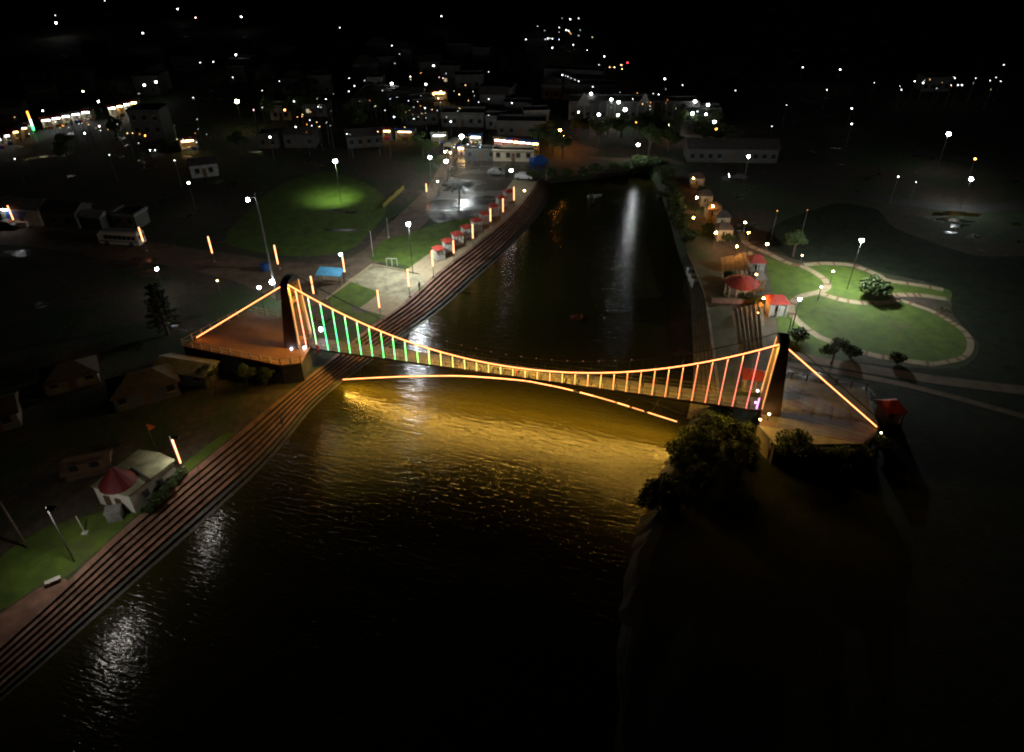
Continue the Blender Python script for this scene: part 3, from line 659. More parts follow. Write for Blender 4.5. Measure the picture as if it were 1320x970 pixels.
# amber strip poles: strip top, strip bottom, foot
TS = [(17, 265, 283, 21, 291), (185, 293, 311, 189, 324), (271, 305, 326, 277, 338), (357, 316, 340, 360, 347), (404, 356, 378, 406.5, 389), (445, 330, 350, 446, 361), (490, 374, 396, 491, 411), (527, 347, 369, 528.5, 383),
      (557.5, 323, 343, 559, 357), (584.5, 310, 326, 585.5, 336), (609.5, 289, 307, 610, 317), (632, 269, 285, 632.5, 293), (648, 256, 273, 648.5, 281), (662.3, 241, 258, 662.5, 266), (550, 237, 247, 550.5, 254), (229, 566, 596, 236, 604)]
WH = ["on the dirt verge by the blue banner shop", "on a grass tuft behind the parked bus", "on a grass tuft along the dirt road", "behind the tall lamp mast", "beside the head of the green-hanger tower", "beside the blue roofed shelter",
      "on the grass court above the ghat", "at the corner of the paved court", None, None, None, None, None, None, "at the edge of the lit road by the palm", "beside the red cone temple"]
def ztop(x, y, v):
    lo, hi = 0, 40
    for _ in range(40):
        m_ = (lo + hi) / 2; d = Vector((x, y, m_ - CAM_H)); wd = d.y * math.cos(PITCH) - d.z * math.sin(PITCH); up = d.y * math.sin(PITCH) + d.z * math.cos(PITCH)
        if 485 - FPX * up / wd > v: lo = m_
        else: hi = m_
    return m_
for (u, v0, v1, bu, bv), wh in zip(TS, WH):
    f = P(bu, bv, GZ); z1 = ztop(f.x, f.y, v0) - GZ; z0 = max(.8, ztop(f.x, f.y, v1) - GZ)
    r = thing("light_pole", ("amber tube light pole " + wh) if wh else "amber tube light pole standing between the white kiosks", "light pole", f, 0, None if wh else "tube poles along the kiosks")
    MB().tube([(0, 0, -.1), (0, 0, z1 + .05)], .06, 6).build("pole", M_steel, r); MB().tube([(0, -.13, z0), (0, -.13, z1)], .1, 6).build("light_tube", E_pole, r); MB().box(-.2, .2, -.2, .2, -.02, .25).build("base", M_conc, r)
f = P(46, 172, GZ); r = thing("light_pole", "tricolour tube light pole, orange, white and green, by the market street", "light pole", f)
MB().tube([(0, 0, -.1), (0, 0, 6)], .08, 6).build("pole", M_steel, r)
for z0, c, n_ in ((3.9, (1, .3, .03), "tri_o"), (2.2, (1, 1, .9), "tri_w"), (.9, (.05, 1, .2), "tri_g")): MB().tube([(0, -.2, z0), (0, -.2, z0 + (2 if z0 > 3 else 1.6 if z0 > 2 else 1.2))], .17, 6).build("light_tube", emit(n_, c, 9), r)

# ------------------------------------------------------------------ buildings
def window(parent, x, y, z, wd, ht, face=-1, lit=None):
    f = MB().box(x - wd / 2, x + wd / 2, y - .04, y + .04, z, z + ht).build("window", M_wood, parent)
    MB().box(x - wd / 2 + .08, x + wd / 2 - .08, y + face * .05 - .01, y + face * .05 + .01, z + .08, z + ht - .08).build("pane", lit or M_glass, f)
    MB().box(x - wd / 2 - .08, x + wd / 2 + .08, y + face * .1 - .06, y + face * .1 + .06, z - .1, z - .02).build("sill", M_conc, f)
def house(u, v, wd, dp, ht, rz, label, wm=None, roof='flat', rm=None, group=None, wins=2, lit=None, name="house", storeys=1, cat="house", z=GZ):
    r = thing(name, label, cat, P(u, v, z), rz, group); x, y = wd / 2, dp / 2
    MB().box(-x, x, -y, y, -.1, ht).build("wall", wm or M_grey, r)
    rm = rm or M_darkroof
    if roof == 'flat':
        q = MB().box(-x - .25, x + .25, -y - .25, y + .25, ht, ht + .18).build("roof", rm, r)
        pb = MB()
        for a in ((-x - .2, x + .2, -y - .2, -y), (-x - .2, x + .2, y, y + .2), (-x - .2, -x, -y, y), (x, x + .2, -y, y)): pb.box(*a, ht + .18, ht + .6)
        pb.build("parapet", wm or M_grey, q)
    elif roof == 'gable': MB().gable(-x - .4, x + .4, -y - .5, y + .5, ht, ht + dp * .28).build("roof", rm, r)
    else: MB().hip(-x - .4, x + .4, -y - .4, y + .4, ht, ht + min(wd, dp) * .32, max(0, wd - dp)).build("roof", rm, r)
    d = MB().box(-.5, .5, -y - .05, -y + .02, 0, 2.1).build("door", M_wood, r); MB().box(.3, .38, -y - .1, -y - .05, 1, 1.1).build("handle", M_steel, d)
    for s in range(storeys):
        zz = 1.0 + s * 3
        for i in range(wins):
            xx = -x + wd * (i + .5) / wins
            if s == 0 and abs(xx) < 1.1: continue
            window(r, xx, -y, zz, 1.1, 1.2, -1, lit if (i + s) % 2 == 0 else None)
    return r
E_win = emit("lit_window", (1, .8, .5), .5); E_winw = emit("lit_window_white", (.9, 1, .97), .8)
# red cone temple
r = thing("riverside_temple", "white flat roofed temple with a dark red cone beside the ghat", "temple", P(168, 640, GZ), 0)
c0 = P(168, 640, GZ)
def TP(u, v, z): q = P(u, v, GZ + z); return (q.x - c0.x, q.y - c0.y)
H_ = 2.6
foot = [TP(*a, H_) for a in ((120, 628), (166, 640), (223, 596), (205, 587), (178, 583))]
n = len(foot)
MB().add([(*p, -.1) for p in foot] + [(*p, H_) for p in foot], [(i, (i + 1) % n, n + (i + 1) % n, n + i) for i in range(n)]).build("wall", mat("fresh_whitewash", (.74, .72, .66), .8, .1, .9), r)
rf = MB().add([(x * 1.05, y * 1.05, H_) for x, y in foot] + [(x * 1.05, y * 1.05, H_ + .2) for x, y in foot], [tuple(range(n)), tuple(range(n, 2 * n))] + [(i, (i + 1) % n, n + (i + 1) % n, n + i) for i in range(n)]).build("roof", mat("mossy_roof", (.2, .2, .12), .85, .45, .6), r)
cx, cy = TP(152, 622, H_ + .2)
k = MB().lathe([(2.0, H_ + .2), (1.75, H_ + .55), (1.1, H_ + 1.25), (.5, H_ + 1.95), (.2, H_ + 2.5)], 14, (cx, cy)).build("cone_spire", mat("maroon_paint", (.13, .014, .016), .6, .2, 1.5), r)
MB().lathe([(.1, H_ + 2.5), (.16, H_ + 2.7), (.04, H_ + 3.2)], 8, (cx, cy)).build("finial", M_dark, k)
a, b = TP(195, 622, H_), TP(170, 606, H_)
MB().bar((*a, H_ + .3), (*b, H_ + .3), .18, .2).build("roof_rib", M_dark, r)
for t in (.3, .62):
    a = Vector((*foot[0], 0)).lerp(Vector((*foot[1], 0)), t); MB().box(a.x - .35, a.x + .35, a.y - .12, a.y + .1, 0, 1.7).build("door", M_wood, r)
    a = Vector((*foot[1], 0)).lerp(Vector((*foot[2], 0)), t); MB().box(a.x - .3, a.x + .3, a.y - .3, a.y + .3, 1.1, 1.9).build("window", M_glass, r)
r = thing("water_tank", "square grey lidded tank in front of the red cone temple", "tank", P(150, 668, GZ), .3)
MB().box(-.75, .75, -.6, .6, 0, 1.3).build("body", M_tin, r); MB().box(-.82, .82, -.67, .67, 1.3, 1.42).build("lid", M_tin, r)
r = thing("flag", "orange flag on a leaning staff behind the red cone temple", "flag", P(201, 578, GZ)); MB().tube([(0, 0, 0), (-.1, 0, 4)], .04, 5).build("staff", M_wood, r); MB().add([(-.08, 0, 3.9), (.9, .1, 3.4), (.5, .2, 3.0), (-.06, 0, 2.8)], [(0, 1, 2, 3)]).build("cloth", mat("saffron", (.5, .1, .02), .9), r)
r = thing("marker_post", "short white post on the grass beside the ghat", "post", P(110, 688, GZ)); MB().tube([(0, 0, 0), (-.1, 0, 2.6)], .06, 6).build("post", M_white, r); MB().box(-.3, .3, -.25, .25, -.02, .2).build("footing", M_white, r)
r = thing("wooden_pole", "tall bare dark pole on the grass bank", "pole", P(36, 706, GZ)); MB().tube([(0, 0, -.1), (-.5, .2, 9)], [.14, .09], 7).build("shaft", M_bark, r); MB().bar((-.95, .2, 8.5), (-.05, .2, 8.5), .1, .1).build("crossarm", M_bark, r)
r = thing("stone_bench", "pale low stone bench at the edge of the ghat", "bench", P(70, 752, GZ), .6); MB().box(-.7, .7, -.25, .25, .35, .5).build("seat_slab", M_white, r)
for x in (-.5, .5): MB().box(x - .12, x + .12, -.2, .2, -.02, .35).build("leg", M_white, r)
# dark houses on the left bank
house(190, 508, 8, 5, 2.2, R(30), "dark hip roofed house with dull walls below the terracotta platform", M_grey, 'hip', M_darkroof, wins=4)
house(246, 487, 7.5, 3.4, 2.1, R(-14), "tin roofed shed catching amber light below the terracotta platform", M_grey, 'gable', M_tin, wins=3)
house(95, 492, 6.5, 4.5, 1.8, R(30), "low dark house with pale corner walls in the shadow", M_plast, 'hip', M_darkroof, wins=3)
house(0, 545, 5, 4.5, 2.3, R(30), "dark house with a pale gable at the lane", M_plast, 'gable', M_darkroof)
house(116, 606, 4.5, 2.6, 1.1, R(20), "low slatted roof shed behind the red cone temple", M_wood, 'gable', M_wood)
house(298, 470, 5, 2.4, 1.9, R(-10), "small black hut against the platform fence", M_dark, 'gable', M_dark)
# blue banner shop and its neighbours along the dirt road
r = house(42, 284, 8.5, 5, 3.4, R(-8), "white roadside shop with a blue banner and tube light", M_white, 'gable', M_tin, name="roadside_shop", cat="shop", wins=0)
MB().add([(-3, -2.62, 3.2), (1.9, -2.62, 3.0), (1.0, -2.75, 1.6), (-3, -2.75, 1.2)], [(0, 1, 2, 3)]).build("banner", M_blue, r)
MB().tube([(-3.2, -2.9, 3.3), (-2, -2.9, 3.3)], .12, 6).build("tube_light", emit("shop_tube", WHITE, 60), r)
MB().box(-2.6, 1.5, -3.6, -2.8, 0, .9).build("counter", M_white, r)
house(-2, 280, 6, 5, 3.2, R(-5), "cream shop half hidden by the frame beside the banner shop", M_cream, 'gable', M_tin, name="roadside_shop", cat="shop")
house(94, 288, 7, 5, 3.4, R(-12), "unlit grey shop between the banner shop and the bus", M_grey, 'gable', M_darkroof, name="roadside_shop", cat="shop")
house(128, 292, 4, 3, 2.6, R(-12), "small dark stall just behind the bus", M_grey, 'gable', M_tin, name="roadside_shop", cat="shop")
house(172, 290, 5, 4, 2.8, R(-12), "dark flat roofed shed behind the amber pole of the bus", M_grey, 'flat', M_tin, name="shed", cat="shed")
# blue roofed shelter
r = thing("bus_shelter", "open shelter with a bright blue roof beside the dirt road", "shelter", P(428, 368, GZ), R(-9))
for x in (-1.9, 1.9):
    for y in (-.9, .9): MB().box(x - .06, x + .06, y - .06, y + .06, 0, 2.5).build("post", M_steel, r)
q = MB().add([(-2.2, -1.2, 2.35), (2.2, -1.2, 2.35), (2.2, 1.2, 2.75), (-2.2, 1.2, 2.75), (-2.2, -1.2, 2.45), (2.2, -1.2, 2.45), (2.2, 1.2, 2.85), (-2.2, 1.2, 2.85)], [(3, 2, 1, 0), (4, 5, 6, 7), (0, 1, 5, 4), (1, 2, 6, 5), (2, 3, 7, 6), (3, 0, 4, 7)]).build("roof", mat("sky_blue_sheet", (.12, .42, .7), .5), r)
MB().box(-1.6, 1.6, .5, .85, .4, .5).build("bench", M_wood, r); MB().box(-1.95, 1.95, .86, .92, .5, 2.2).build("back_panel", M_white, r)
# kiosks with red roofs
def kiosk():
    r = thing("kiosk", "white kiosk with a red pyramid roof in the row along the ghat", "kiosk", (0, 0, 0), 0, "red roofed kiosks along the ghat")
    MB().box(-1.25, 1.25, -1.1, 1.1, 0, .2).build("plinth", M_path, r); MB().box(-.95, .95, -.2, .95, .2, 2.35).build("wall", M_white, r)
    for x in (-.95, 0, .95): MB().box(x - .09, x + .09, -.98, -.8, .2, 2.3).build("pillar", M_white, r)
    MB().box(-.95, .95, -.95, -.82, .2, .95).build("counter", M_white, r)
    q = MB().hip(-1.15, 1.15, -1.1, 1.1, 2.4, 3.0, .5).build("roof", M_redroof, r); MB().box(-1.18, 1.18, -1.13, 1.13, 2.3, 2.4).build("fascia", M_redroof, q); return r
KS = [(566, 334), (578, 324), (590, 315), (602, 306), (614, 297), (625, 288), (636, 278), (646, 267), (655.5, 259)]
k0 = kiosk()
for i, (u, v) in enumerate(KS):
    o = k0 if i == 0 else dup(k0, (0, 0, 0)); o.location = P(u, v, GZ + .02); o.rotation_euler = (0, 0, R(30)); o.scale = (.86, .86, .92)
# white frames, yellow wall, tent, shelters around the lot
for u, l in ((502, "small white square frame by the court kerb, nearer the lawn mast"), (509, "small white square frame by the court kerb, farther from the shelter")):
    r = thing("metal_frame", l, "frame", P(u, 343, GZ), 0)
    for x in (-.45, .45): MB().box(x - .05, x + .05, -.05, .05, 0, 1.4).build("upright", M_white, r)
    MB().box(-.5, .5, -.05, .05, 1.4, 1.5).build("top_bar", M_white, r)
a, b = P(494, 268, GZ), P(521, 244, GZ); r = thing("roadside_wall", "yellow painted panel wall along the lit road", "wall", a)
for i in range(8):
    p0 = (b - a) * (i / 8); p1 = (b - a) * ((i + .94) / 8); MB().bar((p0.x, p0.y, .45), (p1.x, p1.y, .45), .15, .9 + .2 * (i % 3)).build("panel", M_yel, r)
r = thing("tent", "blue tarpaulin tent at the river corner of the parking lot", "tent", P(695, 217, GZ), .2)
MB().hip(-2.2, 2.2, -1.7, 1.7, 1.9, 3.1, 1.5).build("canopy", M_blue, r)
for x in (-2, 2):
    for y in (-1.5, 1.5): MB().box(x - .05, x + .05, y - .05, y + .05, 0, 1.9).build("pole", M_steel, r)
MB().box(-2.1, 2.1, 1.5, 1.56, 0, 1.9).build("side_sheet", M_blue, r)
r = thing("blue_drum", "blue plastic drum stall near the tall lamp mast", "barrel", P(342, 348, GZ)); MB().lathe([(.8, 0), (.85, .7), (.8, 1.2), (.3, 1.3)], 10).build("body", M_blue, r); MB().lathe([(.86, .5), (.9, .55), (.86, .6)], 10).build("rim", M_blue, r)
# open fronted lit shops
def shop(u, v, wd, ht, rz, label, c='w', s=1.0, dp=4, group=None, z=GZ):
    r = thing("open_shop", label, "shop", P(u, v, z), rz, group); x = wd / 2
    mb = MB(); mb.box(-x, x, dp / 2 - .15, dp / 2, -.1, ht); mb.box(-x, -x + .15, -dp / 2, dp / 2 - .16, -.1, ht); mb.box(x - .15, x, -dp / 2, dp / 2 - .16, -.1, ht); mb.build("wall", M_cream, r)
    q = MB().box(-x - .2, x + .2, -dp / 2 - .3, dp / 2 + .2, ht, ht + .2).build("roof", M_darkroof, r)
    MB().box(-x - .2, x + .2, -dp / 2 - .3, -dp / 2 - .22, ht + .2, ht + .75).build("sign_board", random.choice([M_blue, M_redroof, M_white, M_yel]), q)
    MB().tube([(-x * .7, -dp / 2 + .2, ht - .3), (x * .7, -dp / 2 + .2, ht - .3)], .16, 6).build("tube_light", emit("shop_%s_%g" % (c, s), LAMPC[c], 26 * s), r)
    for i in range(3):
        MB().box(-x + .3 + i * wd * .3, -x + .3 + i * wd * .3 + wd * .24, -dp / 2 + .1, -dp / 2 + .9, 0, .6 + .3 * random.random()).build("goods_rack", random.choice([M_white, M_clothr, M_yel, M_wood, M_blue]), r)
    return r
MK = "lit open fronted shop in the bright market street row"
for i in range(5): shop(66 + i * 12.5, 165 - i * 2.6, 2.6, 2.8, R(14), MK, 'w', .7, group="market street shops")
for i in range(4): shop(3 + i * 11, 190 - i * 5, 2.4, 2.7, R(18), MK, 'w' if i < 2 else 'a', .5, group="market street shops")
for i in range(4): shop(150 + i * 9, 151 - i * 2.4, 2.2, 3.2, R(14), "tall brilliantly lit shop beyond the dark trees of the market street", 'a' if i % 2 else 'w', 1.3, group="tall market shops")
for i in range(7): shop(642 + i * 8, 190 + i * .8, 1.9, 2.4, R(-5), "small warm lit stall in the long row behind the parking lot", 'p' if i not in (3, 6) else 'a', .9 if i != 5 else .3, group="stalls behind the parking lot", dp=2.5)
shop(614, 185, 3.4, 2.4, R(-4), "single bright stall between the big street lamp and the long stall row", 'w', 1.0)
shop(566, 186, 3.5, 3, 0, "white lit shop to the side of the lorry", 'w', .35); shop(572, 185, 2, 3, 0, "narrow white lit shop next to the lorry", 'w', .5)
for i in range(4): shop(594 + i * 5.5, 199 + i * .6, 1.3, 2.0, R(-8), "tiny food cart with a warm bulb at the head of the parking lot", 'a', 1.2, dp=1.5, group="food carts")
shop(245, 192, 4, 2.8, R(20), "isolated bright shop in the dark quarter", 'a', .8); shop(216, 180, 3.5, 3, 0, "shop glowing deep orange behind the tall building", 'o', .25)
shop(487, 177, 2.4, 2.6, 0, "dim shop under the row of small town lights", 'a', .5); shop(501, 178, 2.4, 2.6, 0, "dim shop right of a matching one in the middle town", 'a', .5); shop(524, 179, 5, 2.6, R(-4), "wide dim market shop with mixed goods before the white terrace", 'a', .3)
shop(485, 76, 6, 4, 0, "pink lit shop front high in the far town", 'p', .8); shop(567, 130, 5, 3, 0, "amber lit yard shop below the far town", 'a', .8)
# town houses
HS = [(203, 186, 8, 6, 9, 0, 'flat', M_grey, "tall unlit block beside the orange lamps", 3), (316, 90, 8, 5, 4, -.2, 'flat', M_plast, "pale isolated house high on the dark slope", 1), (598, 160, 12, 6, 3.4, -.05, 'flat', M_plast, "long white house with a green lit corner", 1),
      (640, 164, 6, 5, 3.2, 0, 'flat', M_plast, "small white house below the long white one", 1), (672, 172, 13, 6, 3.6, -.05, 'flat', M_grey, "long grey terrace behind the stall row", 1), (690, 163, 7, 5, 4.5, .1, 'flat', M_plast, "white balconied house beside the amber lane", 1),
      (512, 137, 8, 5, 4.5, 0, 'flat', M_grey, "grey cube house in the middle town", 1), (532, 137, 7, 5, 4.2, -.05, 'gable', M_plast, "white house with dark openings next to the grey cube", 1), (470, 187, 9, 5, 3, .25, 'gable', M_grey, "low dim hall above the playing field", 1),
      (390, 187, 8, 5, 3.4, 0, 'gable', M_grey, "dim grey shed above the playing field", 1), (350, 188, 5, 5, 3.2, 0, 'flat', M_grey, "small dim cabin by its lamp", 1), (265, 225, 6, 4, 3, .35, 'gable', M_tin, "dim tin shed in the dark field", 1),
      (668, 150, 8, 5, 4, 0, 'flat', M_grey, "unlit house above the grey terrace", 1), (545, 158, 9, 5, 3.2, 0, 'gable', M_grey, "unlit gabled house under small lamps", 1), (940, 205, 22, 6, 3.4, -.03, 'gable', M_grey, "long dark shed across the river", 1),
      (740, 110, 20, 6, 5, -.22, 'flat', M_grey, "distant stepped building under a row of small lights", 1), (487, 125, 5, 5, 6, 0, 'flat', M_plast, "narrow pale house on the town rise", 2), (366, 152, 6, 5, 3.5, 0, 'flat', M_cream, "amber lit cream house among trees", 1),
      (1200, 116, 9, 5, 4, 0, 'flat', M_plast, "dim white house in the far corner", 1), (60, 130, 7, 5, 4, .2, 'gable', M_grey, "dark house over the market street", 1), (20, 155, 7, 5, 4, .2, 'gable', M_grey, "dark house behind the market stalls", 1),
      (620, 205, 8, 3, 2.4, 0, 'flat', M_grey, "low shuttered stall facing the wet lot", 1), (662, 206, 10, 3, 2.4, -.06, 'flat', M_cream, "low cream shed under the long stall row", 1)]
for u, v, a, b, c, rz, rf_, wm, lb, st in HS: house(u, v, a, b, c, rz, lb, wm, rf_, M_darkroof, wins=max(2, int(a / 2.2)), storeys=st)
rng = random.Random(3)
for k in range(46):
    u = rng.uniform(20, 720); v = rng.uniform(62, 150) if u > 330 else rng.uniform(70, 128)
    wd_, ht_ = rng.uniform(6, 10), rng.uniform(3, 6); rng.uniform(0, 1); rt_ = rng.choice(['flat', 'gable', 'hip']); wm_ = rng.choice([M_grey, M_plast, M_plast, M_grey])
    lb_ = "%s%s %s house, %s roof%s, in the dark far town" % ("wide " if wd_ > 8.2 else "narrow ", "two storey" if ht_ > 4.4 else "low", "grey" if wm_ is M_grey else "plastered", {'flat': "flat", 'gable': "gabled", 'hip': "hipped"}[rt_], " and lit window" if k % 9 == 0 else "")
    house(u, v, wd_, 6, ht_, rng.uniform(-.3, .3), lb_, wm_, rt_, M_darkroof, "dark far town houses", wins=2, lit=E_win if k % 9 == 0 else None)
# floodlit compound: long halls with columns and gables
def hall(u, v, wd, dp, ht, rz, label, ncol, gables=()):
    r = house(u, v, wd, dp, ht, rz, label, M_grey, 'flat', M_darkroof, wins=ncol, name="hall", cat="hall")
    for i in range(ncol + 1):
        x = -wd / 2 + wd * i / ncol; MB().box(x - .18, x + .18, -dp / 2 - .5, -dp / 2 - .14, 0, ht).build("column", M_plast, r)
    for x in gables: MB().add([(x - 2.2, -dp / 2 - .6, ht - .6), (x + 2.2, -dp / 2 - .6, ht - .6), (x, -dp / 2 - .6, ht + 3), (x - 2.2, -dp / 2 + .4, ht - .6), (x + 2.2, -dp / 2 + .4, ht - .6), (x, -dp / 2 + .4, ht + 3)], [(0, 1, 2), (5, 4, 3), (0, 2, 5, 3), (1, 4, 5, 2), (0, 3, 4, 1)]).build("gable", M_plast, r)
    return r
hall(785, 150, 24, 8, 4.6, -.03, "long floodlit white hall with two steep gables", 11, (-8, 9.5)); hall(845, 148, 20, 7, 4.2, -.05, "dim middle wing of the floodlit compound", 9); hall(876, 151, 9, 6, 4.6, -.05, "cream columned wing of the floodlit compound", 5)
hall(902, 157, 10, 5, 4.0, -.08, "end wing of the floodlit compound by the white oval lamp", 5); hall(760, 125, 16, 7, 4, -.1, "rear hall rising behind the floodlit compound", 6)
# right bank houses and booths
def booth(u, v, wd, label, roofm=M_redroof, wm=M_white, rz=0, ht=2.4, z=GZ):
    r = thing("booth", label, "booth", P(u, v, z), rz); x = wd / 2
    MB().box(-x, x, -.9, 1.2, 0, ht).build("wall", wm, r); MB().hip(-x - .4, x + .4, -1.5, 1.6, ht, ht + 1.0, wd * .5).build("roof", roofm, r)
    k = max(2, int(wd / .9))
    for i in range(k + 1): MB().box(-x + wd * i / k - .09, -x + wd * i / k + .09, -1.35, -1.15, 0, ht).build("pillar", wm, r)
    window(r, 0, -.9, .9, .8, .9); return r
booth(998, 404, 2.6, "white booth with red roof on the orange lit forecourt"); booth(972, 351, 2.2, "white booth with dark red roof behind the red roofed hall", M_redroof, M_white)
booth(1143, 541, 2.2, "tiny pinkish hut with red roof at the stay anchor", M_redroof, mat("pink_wall", (.4, .2, .14), .8), .1, 2.1)
booth(975, 372, 1.4, "small cream cabin beside the red roofed hall", M_conc, M_cream)
booth(908, 264, 2.2, "cream riverside booth behind the terrace lamp", M_darkroof, M_cream); booth(931, 308, 2.6, "brightly lit cream riverside booth with dark roof", M_darkroof, M_cream); booth(929, 292, 2.4, "dim cream riverside booth above the bright one", M_darkroof, M_cream); booth(897, 241, 2.6, "first orange lit riverside booth near the far bank", M_darkroof, M_cream); booth(917, 281, 2.6, "orange lit riverside booth on the middle terrace", M_darkroof, M_cream)
r = thing("domed_hall", "round hall with a low dark red roof and pillars on the right bank", "pavilion", P(953, 380, GZ), 0); r.scale = (.85, .85, .85)
MB().lathe([(3.1, 0), (3.1, .35)], 20).build("plinth", M_path, r); MB().lathe([(2.3, .35), (2.3, 2.6)], 20).build("wall", M_cream, r)
q = MB().lathe([(3.3, 2.6), (3.35, 2.75), (2.4, 3.3), (1.2, 3.75), (.15, 3.95)], 20).build("roof", M_redroof, r); MB().lathe([(.12, 3.95), (.16, 4.3), (.03, 5.0)], 8).build("finial", M_white, q)
for i in range(12):
    t = 2 * math.pi * i / 12; MB().box(2.95 * math.cos(t) - .1, 2.95 * math.cos(t) + .1, 2.95 * math.sin(t) - .1, 2.95 * math.sin(t) + .1, .35, 2.6).build("pillar", M_cream, r)
r = thing("low_wall", "low pink wall before the round red roofed hall", "wall", P(950, 391, GZ), -.05); MB().box(-4.2, 4.2, -.2, .2, 0, .7).build("wall", mat("pink_plaster", (.36, .22, .2), .8), r); MB().box(-4.3, 4.3, -.28, .28, .7, .8).build("coping", M_path, r)
for u, v, l in ((891, 352, "upper pale stone block on the right ghat"), (894, 360, "middle pale stone block on the right ghat"), (897, 367, "lower pale stone block on the right ghat")):
    r = thing("stone_block", l, "block", P(u, v, 1.2), .2); MB().box(-.8, .8, -.55, .55, -.4, .8).build("block", M_white, r); MB().box(-.85, .85, -.6, .6, .8, .9).build("cap", M_white, r)
r = thing("ticket_hall", "open reddish pavilion beneath the red hangers", "pavilion", P(972, 500, GZ), rzb); r.scale = (.75, .75, .8)
MB().box(-2.2, 2.2, -1.6, 1.6, 0, .3).build("plinth", M_path, r); MB().hip(-2.6, 2.6, -2, 2, 2.6, 3.6, 1.5).build("roof", M_redroof, r)
for x in (-2, 0, 2):
    for y in (-1.4, 1.4): MB().box(x - .12, x + .12, y - .12, y + .12, .3, 2.6).build("pillar", M_cream, r)

# ------------------------------------------------------------------ vehicles
def wheel(parent, x, y, r_, wd):
    mb = MB(); n = 12
    vs = [(x + r_ * math.cos(2 * math.pi * k / n), y + e, r_ + r_ * math.sin(2 * math.pi * k / n)) for e in (-wd / 2, wd / 2) for k in range(n)]
    t = mb.add(vs, [tuple(range(n)), tuple(range(2 * n - 1, n - 1, -1))] + [(k, n + k, n + (k + 1) % n, (k + 1) % n) for k in range(n)]).build("wheel", M_tyre, parent)
    s = -1 if y < 0 else 1; q = r_ * .55
    MB().add([(x + q * math.cos(2 * math.pi * k / n), y + s * (wd / 2 + .012), r_ + q * math.sin(2 * math.pi * k / n)) for k in range(n)], [tuple(range(n))]).build("rim", M_steel, t)
def profile(prof, w0, wtop, ztop_):
    """extrude a side profile (x, z) across y, narrowing above the waist"""
    n = len(prof); vs = []
    for s in (-1, 1):
        for x, z in prof: vs.append((x, s * (w0 / 2 if z < ztop_ else wtop / 2), z))
    return MB().add(vs, [tuple(range(n)), tuple(range(2 * n - 1, n - 1, -1))] + [(k, n + k, n + (k + 1) % n, (k + 1) % n) for k in range(n)])
def car(u, v, rz, label, paint, lit=False, z=GZ):
    r = thing("parked_car", label, "car", P(u, v, z), rz)
    profile([(-2.05, .35), (-2.1, .75), (-1.95, .95), (-1.5, 1.0), (-.9, 1.45), (.5, 1.48), (1.15, 1.02), (1.95, .85), (2.1, .6), (2.05, .35)], 1.7, 1.35, 1.2).build("body", paint, r)
    for s in (-1, 1):
        MB().add([(-.85, s * .79, 1.05), (1.0, s * .79, 1.03), (.48, s * .70, 1.4), (-.82, s * .70, 1.4)], [(0, 1, 2, 3)]).build("side_window", M_glass, r)
        bulb((2.08, s * .6, .68), .09, emit("headlight", WHITE, 40) if lit else M_glass, r, "headlight"); bulb((-2.08, s * .6, .75), .08, emit("tail", (1, .05, .02), 3 if lit else .2), r, "tail_light")
        for x in (-1.3, 1.3): wheel(r, x, s * .76, .32, .2)
    MB().add([(1.16, -.62, 1.06), (1.16, .62, 1.06), (.56, .58, 1.46), (.56, -.58, 1.46)], [(0, 1, 2, 3)]).build("windscreen", M_glass, r)
    return r
car(675, 231, R(-6), "white parked car beside the river lamp of the lot", M_paintw); car(640, 225, R(-6), "grey parked car alone on the wet lot", M_tin)
car(951, 231, R(170), "dark car with its headlight on, on the far right road", M_dark, True); car(201, 194, R(-85), "dark car with twin headlights in the left quarter", M_dark, True); car(12, 293, R(-10), "dark car parked at the cream roadside shop", M_dark)
def bus(u, v, rz, label, paint, L=8.2, lit=False, name="bus", cat="bus"):
    r = thing(name, label, cat, P(u, v, GZ), rz); h = L / 2
    profile([(-h, .4), (-h, 2.6), (-h + .25, 2.85), (h - .5, 2.85), (h, 2.3), (h + .05, .9), (h, .4)], 2.3, 2.15, 2.5).build("body", paint, r)
    MB().box(-h + .5, h - .9, -.7, .7, 2.85, 2.97).build("roof_rack", M_tin, r)
    for s in (-1, 1):
        for i in range(7):
            x = -h + .5 + i * (L - 1.6) / 7; MB().box(x, x + (L - 1.6) / 7 - .12, s * 1.16 - .012, s * 1.16 + .012, 1.45, 2.25).build("side_window", M_glass, r)
        MB().box(-h + .2, h - .2, s * 1.165 - .01, s * 1.165 + .01, .95, 1.15).build("side_stripe", M_blue if not lit else M_clothr, r)
        bulb((h + .05, s * .8, .85), .14, emit("lorry_lamp", (1, .75, .45), 140) if lit else M_glass, r, "headlight"); bulb((-h - .02, s * .85, 1.0), .08, emit("tail", (1, .05, .02), .2), r, "tail_light")
        for x in (-h + 1.7, h - 1.5): wheel(r, x, s * 1.02, .48, .28)
    MB().add([(h + .06, -1, 1.35), (h + .06, 1, 1.35), (h + .02, .95, 2.25), (h + .02, -.95, 2.25)], [(0, 1, 2, 3)]).build("windscreen", M_glass, r)
    MB().box(-h - .03, -h + .01, -.8, .8, 1.5, 2.3).build("rear_window", M_glass, r); MB().box(h - 1.3, h - .6, -1.18, -1.15, .5, 2.3).build("door", M_steel, r)
    return r
bus(160, 315, R(172), "white bus with dark windows parked on the dirt road", mat("bus_paint", (.5, .5, .47), .45, .15))
bus(584, 196, R(-110), "lorry with glaring headlights coming down the lit road", mat("lorry_paint", (.35, .28, .15), .5), 6.5, True, "lorry", "lorry")
